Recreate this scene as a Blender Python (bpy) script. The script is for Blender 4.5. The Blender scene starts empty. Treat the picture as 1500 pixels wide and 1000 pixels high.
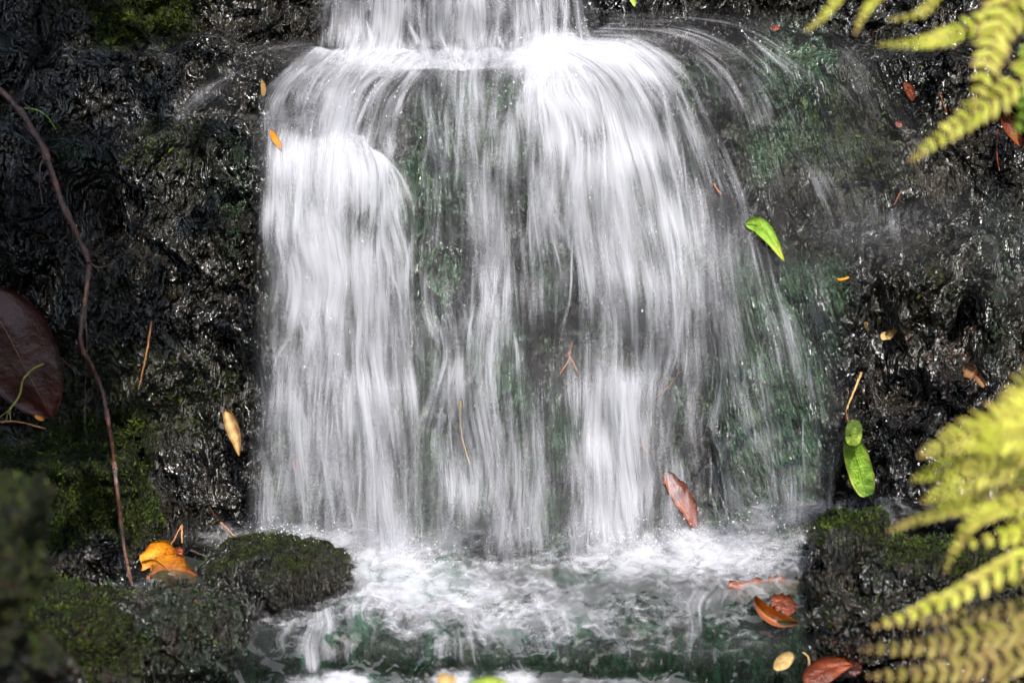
import bpy, math, random
import numpy as np
from mathutils import Vector
R = math.radians
S = bpy.context.scene
col = S.collection
# ------------------------------------------------------------------ camera
PITCH = R(10.0); LENS = 96.0; F = LENS/36*1500
CAM = np.array([0.0, -4.0, 1.01])
cam = bpy.data.cameras.new('camera'); cam_o = bpy.data.objects.new('camera', cam); col.objects.link(cam_o)
cam_o.location = CAM; cam_o.rotation_euler = (R(90)-PITCH, 0, 0)
cam.lens = LENS; cam.clip_start = 0.05; cam.clip_end = 500
cam.dof.use_dof = True; cam.dof.focus_distance = 3.92; cam.dof.aperture_fstop = 2.1
S.camera = cam_o
# ------------------------------------------------------------------ light
SUN_EL, SUN_AZ = R(46), R(9)       # azimuth towards the viewer's right of the camera direction (behind camera)
w = bpy.data.worlds.new('World'); S.world = w; w.use_nodes = True
nt = w.node_tree; bg = nt.nodes['Background']; sky = nt.nodes.new('ShaderNodeTexSky')
sky.sky_type = 'NISHITA'; sky.sun_disc = False
sd = Vector((math.sin(SUN_AZ)*math.cos(SUN_EL), -math.cos(SUN_AZ)*math.cos(SUN_EL), math.sin(SUN_EL)))
sky.sun_elevation = SUN_EL; sky.sun_rotation = math.atan2(sd.x, sd.y)
nt.links.new(sky.outputs[0], bg.inputs[0]); bg.inputs[1].default_value = 0.12
sl = bpy.data.lights.new('sun', 'SUN'); sl.energy = 5.0; sl.angle = R(0.5); sl.color = (1.0, .955, .88)
so = bpy.data.objects.new('sun', sl); col.objects.link(so)
so.rotation_euler = sd.to_track_quat('Z', 'Y').to_euler()
S.view_settings.view_transform = 'Standard'; S.view_settings.look = 'None'
S.view_settings.exposure = 0.78; S.view_settings.gamma = 1
S.cycles.transparent_max_bounces = 24; S.cycles.max_bounces = 4; S.cycles.diffuse_bounces = 1
S.cycles.glossy_bounces = 1; S.cycles.transmission_bounces = 2
S.cycles.use_adaptive_sampling = True; S.cycles.adaptive_threshold = .06; S.cycles.adaptive_min_samples = 12
S.cycles.sample_clamp_indirect = 4; S.cycles.caustics_reflective = False; S.cycles.caustics_refractive = False
# ------------------------------------------------------------------ numeric helpers
rng = np.random.default_rng(7); random.seed(7)
CP, SP = math.cos(PITCH), math.sin(PITCH)
def proj(x, y, z):
    """world to photograph pixels"""
    dx, dy, dz = x-CAM[0], y-CAM[1], z-CAM[2]
    d = dy*CP - dz*SP; up = dy*SP + dz*CP
    return 750+F*dx/d, 500-F*up/d
def at(px, py, y):
    """the point of the plane at depth y seen at a pixel"""
    a = (np.asarray(px, float)-750)/F; b = (500-np.asarray(py, float))/F
    dy = CP + b*SP; dz = -SP + b*CP
    t = (y-CAM[1])/dy
    return CAM[0]+a*t, y+0*t, CAM[2]+dz*t
_perm = rng.permutation(256); _perm = np.concatenate([_perm, _perm, _perm])
_grad = rng.normal(size=(256, 3)); _grad /= np.linalg.norm(_grad, axis=1)[:, None]
def noise(x, y, z, seed=0):
    x = np.asarray(x, float)+seed*17.31; y = np.asarray(y, float)+seed*5.77; z = np.asarray(z, float)+seed*9.13
    x, y, z = np.broadcast_arrays(x, y, z)
    xi = np.floor(x).astype(int); yi = np.floor(y).astype(int); zi = np.floor(z).astype(int)
    xf = x-xi; yf = y-yi; zf = z-zi
    f = lambda t: t*t*t*(t*(t*6-15)+10)
    u, v, w_ = f(xf), f(yf), f(zf)
    xi &= 255; yi &= 255; zi &= 255
    r = 0
    for a in (0, 1):
        for b in (0, 1):
            for c in (0, 1):
                h = _perm[_perm[_perm[(xi+a) & 255]+((yi+b) & 255)]+((zi+c) & 255)]
                g = _grad[h]
                r = r + (g[..., 0]*(xf-a)+g[..., 1]*(yf-b)+g[..., 2]*(zf-c))*(u if a else 1-u)*(v if b else 1-v)*(w_ if c else 1-w_)
    return r*1.6
def fbm(x, y, z, o=4, seed=0, g=.5):
    r = 0; a = 1
    for i in range(o):
        r = r+a*noise(x, y, z, seed+i); x = np.asarray(x)*2.03; y = np.asarray(y)*2.03; z = np.asarray(z)*2.03; a *= g
    return r
def ss(a, b, t):
    t = np.clip((t-a)/(b-a), 0, 1); return t*t*(3-2*t)
def bump2(u, v, cu, cv, ru, rv, p=2.0, rot=0):
    du, dv = u-cu, v-cv
    if rot: du, dv = du*math.cos(rot)+dv*math.sin(rot), -du*math.sin(rot)+dv*math.cos(rot)
    return np.exp(-(np.abs(du/ru)**p+np.abs(dv/rv)**p))
def band(u, a, b, s=20):
    return ss(a-s, a+s, u)*(1-ss(b-s, b+s, u))
def worley(x, y, seed=0):
    xi = np.floor(x).astype(int); yi = np.floor(y).astype(int)
    f1 = np.full(x.shape, 9.); f2 = f1.copy(); idv = np.zeros(x.shape, int); dx1 = f1.copy(); dy1 = f1.copy()
    for a in (-1, 0, 1):
        for b in (-1, 0, 1):
            h = _perm[_perm[(xi+a+seed*13) & 255]+((yi+b) & 255)]
            px = xi+a+.5+.42*_grad[h, 0]; py = yi+b+.5+.42*_grad[h, 1]
            dx, dy = x-px, y-py; d = np.hypot(dx, dy)
            n = d < f1
            f2 = np.where(n, f1, np.minimum(f2, d)); idv = np.where(n, h, idv); dx1 = np.where(n, dx, dx1); dy1 = np.where(n, dy, dy1); f1 = np.where(n, d, f1)
    return f1, f2-f1, _grad[idv, 2], _grad[(idv+77) & 255, 0]*dx1+_grad[(idv+77) & 255, 1]*dy1
# ------------------------------------------------------------------ mesh helpers
def mesh_np(name, V, Fc, mat, parent=None, uv=None, attrs=None, smooth=True, loc=None):
    me = bpy.data.meshes.new(name); V = np.asarray(V, np.float32); Fc = np.asarray(Fc, np.int32)
    if loc is not None: V = V-np.asarray(loc, np.float32)
    k = Fc.shape[1]
    me.vertices.add(len(V)); me.vertices.foreach_set('co', V.ravel())
    me.loops.add(Fc.size); me.loops.foreach_set('vertex_index', Fc.ravel())
    me.polygons.add(len(Fc)); me.polygons.foreach_set('loop_start', np.arange(0, Fc.size, k, dtype=np.int32))
    me.polygons.foreach_set('loop_total', np.full(len(Fc), k, np.int32))
    me.polygons.foreach_set('use_smooth', np.full(len(Fc), smooth))
    if uv is not None:
        l = me.uv_layers.new(name='flow'); l.data.foreach_set('uv', np.asarray(uv, np.float32)[Fc.ravel()].ravel())
    for kx, a in (attrs or {}).items():
        at_ = me.attributes.new(kx, 'FLOAT', 'POINT'); at_.data.foreach_set('value', np.asarray(a, np.float32).ravel())
    me.update(calc_edges=True); me.materials.append(mat)
    o = bpy.data.objects.new(name, me); col.objects.link(o)
    if loc is not None: o.location = loc
    if parent is not None: o.parent = parent; 
    return o
def grid_faces(n, m):
    i = np.arange(n*m).reshape(n, m)
    return np.stack([i[:-1, :-1], i[:-1, 1:], i[1:, 1:], i[1:, :-1]], -1).reshape(-1, 4)
def tag(o, label=None, cat=None, group=None, kind=None):
    if label: o['label'] = label
    if cat: o['category'] = cat
    if group: o['group'] = group
    if kind: o['kind'] = kind
    return o
def empty(name, loc):
    o = bpy.data.objects.new(name, None); col.objects.link(o); o.location = loc; o.empty_display_size = .05; return o
# ------------------------------------------------------------------ materials
class NB:
    def __init__(s, name):
        s.m = bpy.data.materials.new(name); s.m.use_nodes = True; s.t = s.m.node_tree
        s.t.nodes.clear(); s.out = s.t.nodes.new('ShaderNodeOutputMaterial')
    def n(s, typ, **kw):
        nd = s.t.nodes.new('ShaderNode'+typ)
        for k, v in kw.items():
            if k.startswith('_'): setattr(nd, k[1:], v)
            else:
                key = int(k[1:]) if k[0] == 'i' and k[1:].isdigit() else k.replace('__', ' ')
                s.set(nd.inputs[key], v)
        return nd
    def set(s, inp, v):
        if isinstance(v, bpy.types.NodeSocket): s.t.links.new(v, inp)
        elif isinstance(v, bpy.types.Node): s.t.links.new(v.outputs[0], inp)
        else: inp.default_value = v
    def math(s, op, a, b=0.0, c=None, clamp=False):
        nd = s.t.nodes.new('ShaderNodeMath'); nd.operation = op; nd.use_clamp = clamp
        s.set(nd.inputs[0], a); s.set(nd.inputs[1], b)
        if c is not None: s.set(nd.inputs[2], c)
        return nd.outputs[0]
    def map(s, vec, scale=(1, 1, 1), loc=(0, 0, 0), rot=(0, 0, 0)):
        nd = s.t.nodes.new('ShaderNodeMapping'); s.set(nd.inputs[0], vec)
        nd.inputs['Scale'].default_value = scale; nd.inputs['Location'].default_value = loc; nd.inputs['Rotation'].default_value = rot
        return nd.outputs[0]
    def noise(s, vec, scale=1.0, detail=2.0, rough=.5, dist=0.0, dims='3D'):
        nd = s.t.nodes.new('ShaderNodeTexNoise'); nd.noise_dimensions = dims; s.set(nd.inputs['Vector'], vec)
        nd.inputs['Scale'].default_value = scale; nd.inputs['Detail'].default_value = detail
        nd.inputs['Roughness'].default_value = rough; nd.inputs['Distortion'].default_value = dist
        return nd.outputs[0]
    def ramp(s, v, a, b, lo=0.0, hi=1.0, typ='SMOOTHSTEP'):
        nd = s.t.nodes.new('ShaderNodeMapRange'); nd.interpolation_type = typ; s.set(nd.inputs['Value'], v)
        for k, x in (('From Min', a), ('From Max', b), ('To Min', lo), ('To Max', hi)): s.set(nd.inputs[k], x)
        return nd.outputs[0]
    def mix(s, f, a, b):
        nd = s.t.nodes.new('ShaderNodeMix'); nd.data_type = 'RGBA'; s.set(nd.inputs[0], f); s.set(nd.inputs[6], a); s.set(nd.inputs[7], b)
        return nd.outputs[2]
    def attr(s, name):
        nd = s.t.nodes.new('ShaderNodeAttribute'); nd.attribute_name = name; return nd.outputs['Fac']
    def end(s, sh): s.t.links.new(sh.outputs[0], s.out.inputs[0]); return s.m
def C3(r, g, b): return (r, g, b, 1)

def rock_material(name, wet=True, moss_amt=1.0):
    b = NB(name); tc = b.n('TexCoord'); P = tc.outputs['Object']
    gxa = b.attr('gx'); sp = b.n('SeparateXYZ', i0=P); G = b.n('CombineXYZ', X=gxa, Y=sp.outputs[1], Z=sp.outputs[2]).outputs[0]
    alg, mos, brn, grv = b.attr('algae'), b.attr('moss'), b.attr('brown'), b.attr('groove')
    n1 = b.noise(P, 9, 5, .6); n2 = b.noise(P, 60, 4, .6); n3 = b.noise(P, 300, 3, .6)
    c = b.mix(b.ramp(n1, .35, .68), C3(.005, .005, .005), C3(.024, .021, .015))
    c = b.mix(b.math('MULTIPLY', b.ramp(n2, .5, .7), brn), c, C3(.05, .018, .010))
    na = b.noise(b.map(G, (45, 40, 6)), 1, 4, .6)
    c = b.mix(b.math('MULTIPLY', b.ramp(b.math('ADD', na, b.math('MULTIPLY', alg, .20)), .42, .60), b.math('MULTIPLY', alg, b.math('MAXIMUM', b.math('MULTIPLY', grv, .9), b.ramp(b.noise(P, 13, 3, .6), .34, .52, .35, 1.0)))), c, b.mix(b.ramp(b.noise(b.map(G, (130, 50, 5)), 1, 3, .6), .40, .62), b.mix(b.ramp(b.noise(P, 22, 3, .6), .4, .6), C3(.005, .030, .012), C3(.018, .032, .006)), C3(.045, .095, .046)))
    c = b.mix(b.math('MULTIPLY', b.ramp(b.noise(P, 120, 4, .7), .45, .62), mos), c, C3(.035, .052, .008))
    # lumps of the wet surface, stretched downwards where water runs
    h_l = b.noise(b.map(P, (1, 1, .5)), 58, 1.5, .5, .5)
    h_l2 = b.noise(b.map(P, (1, 1, .55)), 175, 1.5, .55, .4)
    h_s = b.noise(b.map(G, (170, 60, 10)), 1, 1.5, .5, .5)
    h_s2 = b.noise(b.map(G, (330, 200, 48)), 1, 1, .5, .5)
    hA = b.math('ADD', b.math('MULTIPLY', h_l, 2.5), b.math('MULTIPLY', h_l2, 1.0))
    hB = b.math('ADD', b.math('MULTIPLY', h_s, 1.5), b.math('MULTIPLY', h_s2, .8))
    h = b.math('ADD', b.math('MULTIPLY', hA, b.math('SUBTRACT', 1.0, grv)), b.math('MULTIPLY', hB, grv))
    h = b.math('MULTIPLY', h, b.ramp(b.noise(P, 8, 2, .5), .38, .60, .42, 1.15))
    h = b.math('ADD', h, b.math('MULTIPLY', n3, b.ramp(mos, 0, 1, .06, .5)))
    bp = b.n('Bump', Strength=1.0, Distance=.031, Height=h)
    rgh = b.ramp(b.noise(P, 30, 3, .6), .34, .70, .16, .34)
    dry = b.math('MAXIMUM', b.ramp(b.noise(P, 6.5, 3, .6), .55, .66), b.attr('sub'))
    rgh = b.math('ADD', b.math('ADD', rgh, b.math('MULTIPLY', dry, .14)), b.math('MULTIPLY', mos, .45), clamp=True)
    pr = b.n('BsdfPrincipled', Base__Color=c, Roughness=rgh, IOR=1.45, Normal=bp)
    b.set(pr.inputs['Specular IOR Level'], b.math('MULTIPLY', b.ramp(mos, 0, 1, 1.0, .15), b.ramp(dry, 0, 1, 1.0, .45)))
    return b.end(pr)
M_cliff = rock_material('wet_rock')

def water_material(name, kind='veil', tint=(.64, .64, .69), su=1.0, sv=1.0, hard=1.0):
    """aerated white water: streaks of opacity in flow coordinates (metres across, metres along)"""
    b = NB(name); uvn = b.n('UVMap', _uv_map='flow'); P = uvn.outputs[0]; D = b.attr('dens')
    wob = b.noise(b.map(P, (9*su, 5*sv, 1)), 1, 0, .5, dims='2D')
    Pw = b.n('VectorMath', _operation='ADD', i0=P, i1=b.n('CombineXYZ', X=b.math('MULTIPLY', b.math('SUBTRACT', wob, .5), .018)).outputs[0]).outputs[0]
    if kind == 'veil':
        n0 = b.noise(b.map(Pw, (17*su, 5.5*sv, 1)), 1, 2, .55, dims='2D')
        n1 = b.noise(b.map(Pw, (85*su, 5.5*sv, 1)), 1, 1, .6, dims='2D')
        n2 = b.noise(b.map(Pw, (330*su, 13*sv, 1)), 1, 1, .6, dims='2D')
        s = b.math('ADD', b.math('MULTIPLY', n0, 1.75), b.math('MULTIPLY', n1, .85))
        s = b.math('ADD', s, b.math('MULTIPLY', n2, .56))
        s = b.math('SUBTRACT', s, 1.58)
    else:
        n0 = b.noise(b.map(P, (16, 16, 1)), 1, 2, .55, 1.1, dims='2D')
        n1 = b.noise(b.map(P, (42, 60, 1)), 1, 4, .62, 1.0, dims='2D')
        n2 = b.noise(b.map(P, (170, 200, 1)), 1, 2, .7, 1.2, dims='2D')
        s = b.math('ADD', b.math('MULTIPLY', n0, 1.1), b.math('MULTIPLY', n1, 1.1))
        s = b.math('ADD', s, b.math('MULTIPLY', n2, .3))
        s = b.math('SUBTRACT', s, 1.25)
    # opacity: density shifts the threshold
    a = b.math('MULTIPLY_ADD', s, 1.15*hard, b.math('MULTIPLY_ADD', D, .95, -.30))
    a = b.math('MULTIPLY', b.ramp(a, 0.0, 1.15), b.ramp(D, 0.0, .4))
    a = b.math('MULTIPLY_ADD', D, (.05 if kind == 'veil' else .03), b.math('MULTIPLY', a, .66), clamp=True)
    cd = C3(*tint)
    bmp = b.n('Bump', Strength=.5, Distance=.004, Height=s)
    df = b.n('BsdfDiffuse', Color=cd, Normal=bmp); tr = b.n('BsdfTranslucent', Color=cd, Normal=bmp)
    w1 = b.n('MixShader', i0=.32, i1=df.outputs[0], i2=tr.outputs[0])
    tp = b.n('BsdfTransparent')
    return b.end(b.n('MixShader', i0=a, i1=tp.outputs[0], i2=w1.outputs[0]))
M_veil = water_material('white_falling_water')
M_foam = water_material('churned_foam', kind='foam')
# ------------------------------------------------------------------ the cliff
def wall_p(u, v, x, z):
    """how far the rock stands out towards the viewer, metres"""
    p = .02+.07*ss(0, 820, v)
    wob = 30*noise(u/110, 0, 0, 3)+6*noise(u/30, 0, 0, 4)
    L1 = 78+wob
    p = p+.085*ss(L1-14, L1+16, v)
    # second ledge on the left column
    e = band(u, 395, 612, 14)
    p = p+.055*e*ss(200+wob*.6, 228+wob*.6, v)*(1-.6*ss(420, 760, v))
    # bulge of the central face
    p = p+.03*bump2(u, v, 700, 430, 110, 330, 3)
    p = p+.035*bump2(u, v, 905, 330, 120, 260, 3)
    # hollow lines between columns
    p = p-.03*bump2(u, v, 630, 240, 26, 110)-.02*bump2(u, v, 790, 180, 22, 60)
    # right ledge with spray
    wob2 = 10*noise(u/60, 3, 0, 6)
    p = p+.05*band(u, 1175, 1440, 20)*ss(318+wob2, 345+wob2, v)*(1-ss(560, 640, v))
    # green slanting face
    edge = 1243-(v-380)*.14
    p = p+.055*ss(1020, 1075, u)*(1-ss(edge-14, edge+8, u))*ss(330, 400, v)*(1-.5*ss(650, 760, v))
    # dark holes right
    p = p-.09*bump2(u, v, 1390, 470, 20, 60, 3, .3)-.06*bump2(u, v, 1275, 460, 14, 70, 3)-.05*bump2(u, v, 1300, 560, 40, 30)
    # lower right mass beside the leaf
    p = p+.07*bump2(u, v, 1400, 660, 160, 90, 4)
    # left: overhang, hollows and ledges
    Lw = 1-ss(370, 400, u)
    p = p+Lw*(.05*ss(180+wob, 215+wob, v)-.03)
    p = p-.07*bump2(u, v, 150, 300, 40, 60, 3, -.4)-.05*bump2(u, v, 40, 430, 70, 110, 3)
    p = p-.05*bump2(u, v, 345, 560, 22, 140, 3)
    l3 = 620+.9*wob-.05*u
    p = p+.13*(1-ss(205, 250, u+14*noise(v/40, 2, 2, 2)))*ss(l3-8, l3+26, v)
    p = p+.03*bump2(u, v, 270, 330, 90, 130, 3)
    p = p-.04*bump2(u, v, 300, 250, 20, 60)
    return p
def build_cliff():
    xs = np.concatenate([np.linspace(-3.2, -.98, 40)[:-1], np.arange(-.98, .98, .0018), np.linspace(.98, 3.2, 40)[1:]])
    zs = np.concatenate([np.linspace(2.6, .92, 30)[:-1], np.arange(.92, .0, -.0017)])
    X, Z = np.meshgrid(xs, zs)
    u, v = proj(X, -.05, Z)
    p = wall_p(u, v, X, Z)
    Y = -p
    Yb = Y[-1]                                           # wall foot
    # shelf and lower slope, then the stream bed to the viewer
    d = np.concatenate([np.arange(.0015, .52, .0017), np.linspace(.52, 1.0, 60)[1:], np.linspace(1.0, 6, 40)[1:]])
    X2 = np.broadcast_to(xs, (len(d), len(xs))); Dd = np.broadcast_to(d[:, None], X2.shape)
    Y2 = Yb[None, :]-Dd*(1-0)
    u2 = 750+X2*1060; rows_w = len(zs)
    yl = -.325+.05*noise(X2*3, 0, 0, 8)+.03*noise(X2*9, 0, 0, 9)       # lip of the shelf
    drop = ss(-.07, .12, yl-Y2)
    Z2 = -.012*ss(0, .1, Dd)-.035*np.clip(Dd, 0, .3)-.105*drop-.03*ss(.1, 1.2, yl-Y2)-.25*ss(.6, 4, yl-Y2)
    # left bank stays high
    bank = (1-ss(195, 330, u2))*ss(.02, .09, Dd)
    Z2 = Z2+bank*.02*(1-drop)
    # mossy mound bottom left
    Z2 = Z2+.10*(1-ss(120, 215, u2))*bump2(Y2, 0, -.45, 0, .16, 1, 2)
    X = np.vstack([X, X2]); Y = np.vstack([Y, Y2]); Z = np.vstack([Z, Z2])
    n_w = len(zs); floor = np.zeros_like(X); floor[n_w:] = ss(0, .03, Dd)
    drp = np.zeros_like(X); drp[n_w:] = drop*(1-drop)*4
    u, v = proj(X, Y, Z)
    # masks
    curtain = band(u, 400, 1050, 40)*ss(60, 130, v)*(1-floor)
    gface = ss(1030, 1080, u)*(1-ss(1225, 1262, u+(v-380)*.14))*ss(330, 420, v)*(1-floor)
    upr = band(u, 1040, 1300, 40)*band(v, 80, 330, 40)*(1-floor)
    groove = np.clip(.75*curtain+1.0*gface+.75*upr+.35*band(u, 1290, 1500, 30)*band(v, 100, 340, 30)+.7*drp*band(u, 330, 1200, 40), 0, 1)
    groove = np.clip(groove*(.75+.5*fbm(X*8, Y*8, Z*4, 2, 21))+.3*gface, 0, 1)
    slant = .32*ss(960, 1140, u)*(1-floor)-.06*(1-ss(500, 700, u))
    # displacement
    lump = .044*fbm(X*5.5, Y*5.5, Z*5.5, 2, 1)+.022*(1-groove*.5)*fbm(X*17, Y*17, Z*17, 3, 5)
    wx = .05*fbm(X*7, Z*7, Y*7, 3, 33); wz = .05*fbm(X*7, Z*7, Y*7, 3, 35); Zv = np.where(floor > 0, Y, Z)
    f1, e1, c1, t1 = worley((X+wx)*8, (Zv+wz)*6, 1); _, e2, c2, t2 = worley((X+.7*wx)*26, (Zv+.7*wz)*14, 2); _, e3, c3, t3 = worley((X+.4*wx)*64, (Zv+.4*wz)*36, 3)
    crag = .022*c1+.034*t1-.007*np.exp(-(e1/.08)**2)+.8*(.010*c2+.016*t2-.003*np.exp(-(e2/.13)**2))+.7*(.0035*c3+.007*t3)
    sm = (1-.75*groove)*(.0075*fbm(X*50, Y*50, Z*24, 2, 11)+.002*noise(X*140, Y*140, Z*110, 15))
    gx = X+slant*(Z-.35)
    gr = groove*(.0075*fbm(gx*62, Y*20, Z*4, 2, 41)+.0034*noise(gx*150, Y*30, Z*9, 43))
    damp = (1-.6*floor)
    H = (lump+crag*(1-.7*groove))*damp+sm*(1-.35*floor)+gr
    Y = Y-H*(1-floor)*.95-H*floor*drp*.5
    Z = Z+H*(.25+.75*floor)*(1-.35*(1-floor))
    u = u+34*fbm(X*9, Y*9, Z*9, 3, 61); v = v+34*fbm(X*9, Y*9, Z*9, 3, 64)
    moss = np.clip(1.3*bump2(u, v, 195, 20, 70, 45, 3)+.9*band(u, -100, 225, 18)*band(v, 628, 800, 22)+.9*bump2(u, v, 60, 950, 110, 60, 3)
                   + .45*bump2(u, v, 250, 215, 60, 40)+.3*band(u, 40, 330, 30)*band(v, 500, 640, 30)
                   + .35*bump2(u, v, 1240, 210, 90, 110)+.3*bump2(u, v, 1370, 420, 70, 50)+.4*bump2(u, v, 500, 970, 100, 40), 0, 1)
    algae = np.clip(.95*gface+1.0*curtain*(.5+.9*noise(u/45, v/240, 0, 51))+.8*bump2(u, v, 770, 170, 45, 70)+.8*bump2(u, v, 625, 260, 35, 90)
                    + .9*band(u, 1100, 1230, 30)*band(v, 60, 240, 40)+.55*bump2(u, v, 110, 235, 30, 40)+.5*bump2(u, v, 345, 300, 40, 90)
                    + .9*band(u, 160, 260, 20)*band(v, 860, 960, 20)+.6*band(u, 520, 1150, 50)*band(v, 840, 990, 30)+.4*bump2(u, v, 1470, 420, 40, 120), 0, 1)
    brown = np.clip(.8*bump2(u, v, 1440, 500, 110, 90)+.6*bump2(u, v, 1290, 560, 50, 60)+.5*bump2(u, v, 160, 560, 160, 90)+.15, 0, 1)
    o = mesh_np('cliff', np.stack([X, Y, Z], -1).reshape(-1, 3), grid_faces(*X.shape)[:, ::-1], M_cliff,
                attrs=dict(algae=algae, moss=moss, brown=brown, groove=groove, gx=gx, sub=floor*band(u, 250, 1190, 40)))
    tag(o, 'dark wet rock face with ledges and a rocky shelf under the waterfall', 'rock face', kind='structure')
    return X, Y, Z, u, v, moss, algae
X, Y, Z, _, _, MOSS, ALG = build_cliff()
UU, VV = proj(X, Y, Z)
# depth of the nearest rock at each 4 px bin, for laying water on it
BW = 4; NU, NV = 460, 400; U0, V0 = -160, -440
def depth_map():
    iu = ((UU-U0)/BW).astype(int); iv = ((VV-V0)/BW).astype(int)
    k = (iu >= 0) & (iu < NU) & (iv >= 0) & (iv < NV)
    D = np.full((NV, NU), 9.0); np.minimum.at(D, (iv[k], iu[k]), Y[k])
    for _ in range(6):
        bad = D > 8
        if not bad.any(): break
        E = np.pad(D, 1, mode='edge'); st = np.stack([E[:-2, 1:-1], E[2:, 1:-1], E[1:-1, :-2], E[1:-1, 2:]])
        D = np.where(bad, st.min(0), D)
    return np.where(D > 8, -.05, D)
DM = depth_map()
def blur(A, n):
    for _ in range(n):
        E = np.pad(A, 1, mode='edge')
        A = (E[:-2, 1:-1]+E[2:, 1:-1]+E[1:-1, :-2]+E[1:-1, 2:]+2*A)/6
    return A
def minf(A, n):
    for _ in range(n):
        E = np.pad(A, 1, mode='edge')
        A = np.minimum.reduce([E[:-2, 1:-1], E[2:, 1:-1], E[1:-1, :-2], E[1:-1, 2:], A])
    return A
DS = blur(DM, 6); DF = blur(minf(DM, 4), 16)
DV = DF.copy()
for j in range(1, NV): DV[j] = np.minimum(DF[j], DV[j-1]+.0004)
DV = blur(DV, 14)
def look(Dmap, u, v):
    a = np.clip((np.asarray(u, float)-U0)/BW-.5, 0, NU-1.01); b = np.clip((np.asarray(v, float)-V0)/BW-.5, 0, NV-1.01)
    i = a.astype(int); j = b.astype(int); fa = a-i; fb = b-j
    return (Dmap[j, i]*(1-fa)+Dmap[j, i+1]*fa)*(1-fb)+(Dmap[j+1, i]*(1-fa)+Dmap[j+1, i+1]*fa)*fb
def on(px, py, off=.01, Dm=None):
    y = look(DS if Dm is None else Dm, px, py)-off
    return at(px, py, y)
def catmull(P, t):
    """P (n,k) control rows, t in 0..n-1"""
    P = np.asarray(P, float); n = len(P); i = np.clip(np.floor(t).astype(int), 0, n-2); f = (t-i)[:, None]
    g = lambda j: P[np.clip(j, 0, n-1)]
    p0, p1, p2, p3 = g(i-1), g(i), g(i+1), g(i+2)
    return .5*((2*p1)+(-p0+p2)*f+(2*p0-5*p1+4*p2-p3)*f**2+(-p0+3*p1-3*p2+p3)*f**3)
# ------------------------------------------------------------------ falling water
VEILS = []
def veil(guides, offs=(.012,), jit=6, n=None, seed=0, mul=1.0, free=0.0, f0=34, f1=60, sheet=True, ns=1.0, ws=1.0):
    """guides: left to right, each a list of (px, py, density) down the flow"""
    K = 12
    G = np.stack([catmull(g, np.linspace(0, len(g)-1, K)) for g in guides])       # guides x K x 3
    span = np.hypot(G[-1, :, 0]-G[0, :, 0], G[-1, :, 1]-G[0, :, 1]).max()
    leng = np.hypot(np.diff(G[len(G)//2, :, 0]), np.diff(G[len(G)//2, :, 1])).sum()
    nu = max(8, int(span/7)); nv = max(10, int(leng/8))
    for li, off in enumerate(offs):
        A = G.copy(); A[:, :, 0] += jit*noise(np.arange(len(G))[:, None]*.9, np.arange(K)[None]*.4, 0, seed*3+li)
        A = np.stack([catmull(A[i], np.linspace(0, K-1, nv)) for i in range(len(G))])         # g x nv x 3
        A = np.stack([catmull(A[:, j], np.linspace(0, len(G)-1, nu)) for j in range(nv)])     # nv x nu x 3
        px, py, de = A[..., 0], A[..., 1], np.clip(A[..., 2], 0, 1.2)
        w_ = look(DV, px, py)
        wav = .006*noise(px/60, py/200, 0, seed+li*7)+.004*noise(px/22, py/160, 0, seed+li*7+3)
        y = w_-off-wav
        if free:
            y = y-free*np.sin(np.linspace(0, math.pi, nv))[:, None]
        x_, y_, z_ = at(px, py, y)
        de = de*mul*(1+.35*noise(px/70, py/110, 1, seed+li*5))
        ln = np.linspace(0, leng, nv)[:, None]+18*noise(px/26, 0, 0, seed+li)
        de = de*ss(0, f0, ln)*ss(0, f1, leng-ln)
        px_, py_ = px, py
        strands(px, py, de, y, seed*10+li, ns, ws)
        if not sheet: continue
        uu = np.linspace(0, 1, nu)*span/1000*.8+(seed*1.37+li*3.11)
        vv = np.linspace(0, 1, nv)*leng/1000+(seed*2.17+li*.71)
        uu, vv = np.meshgrid(uu, vv)
        VEILS.append((np.stack([x_, y_, z_], -1).reshape(-1, 3), grid_faces(nv, nu), np.stack([uu, vv], -1).reshape(-1, 2), de.ravel()))
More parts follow.
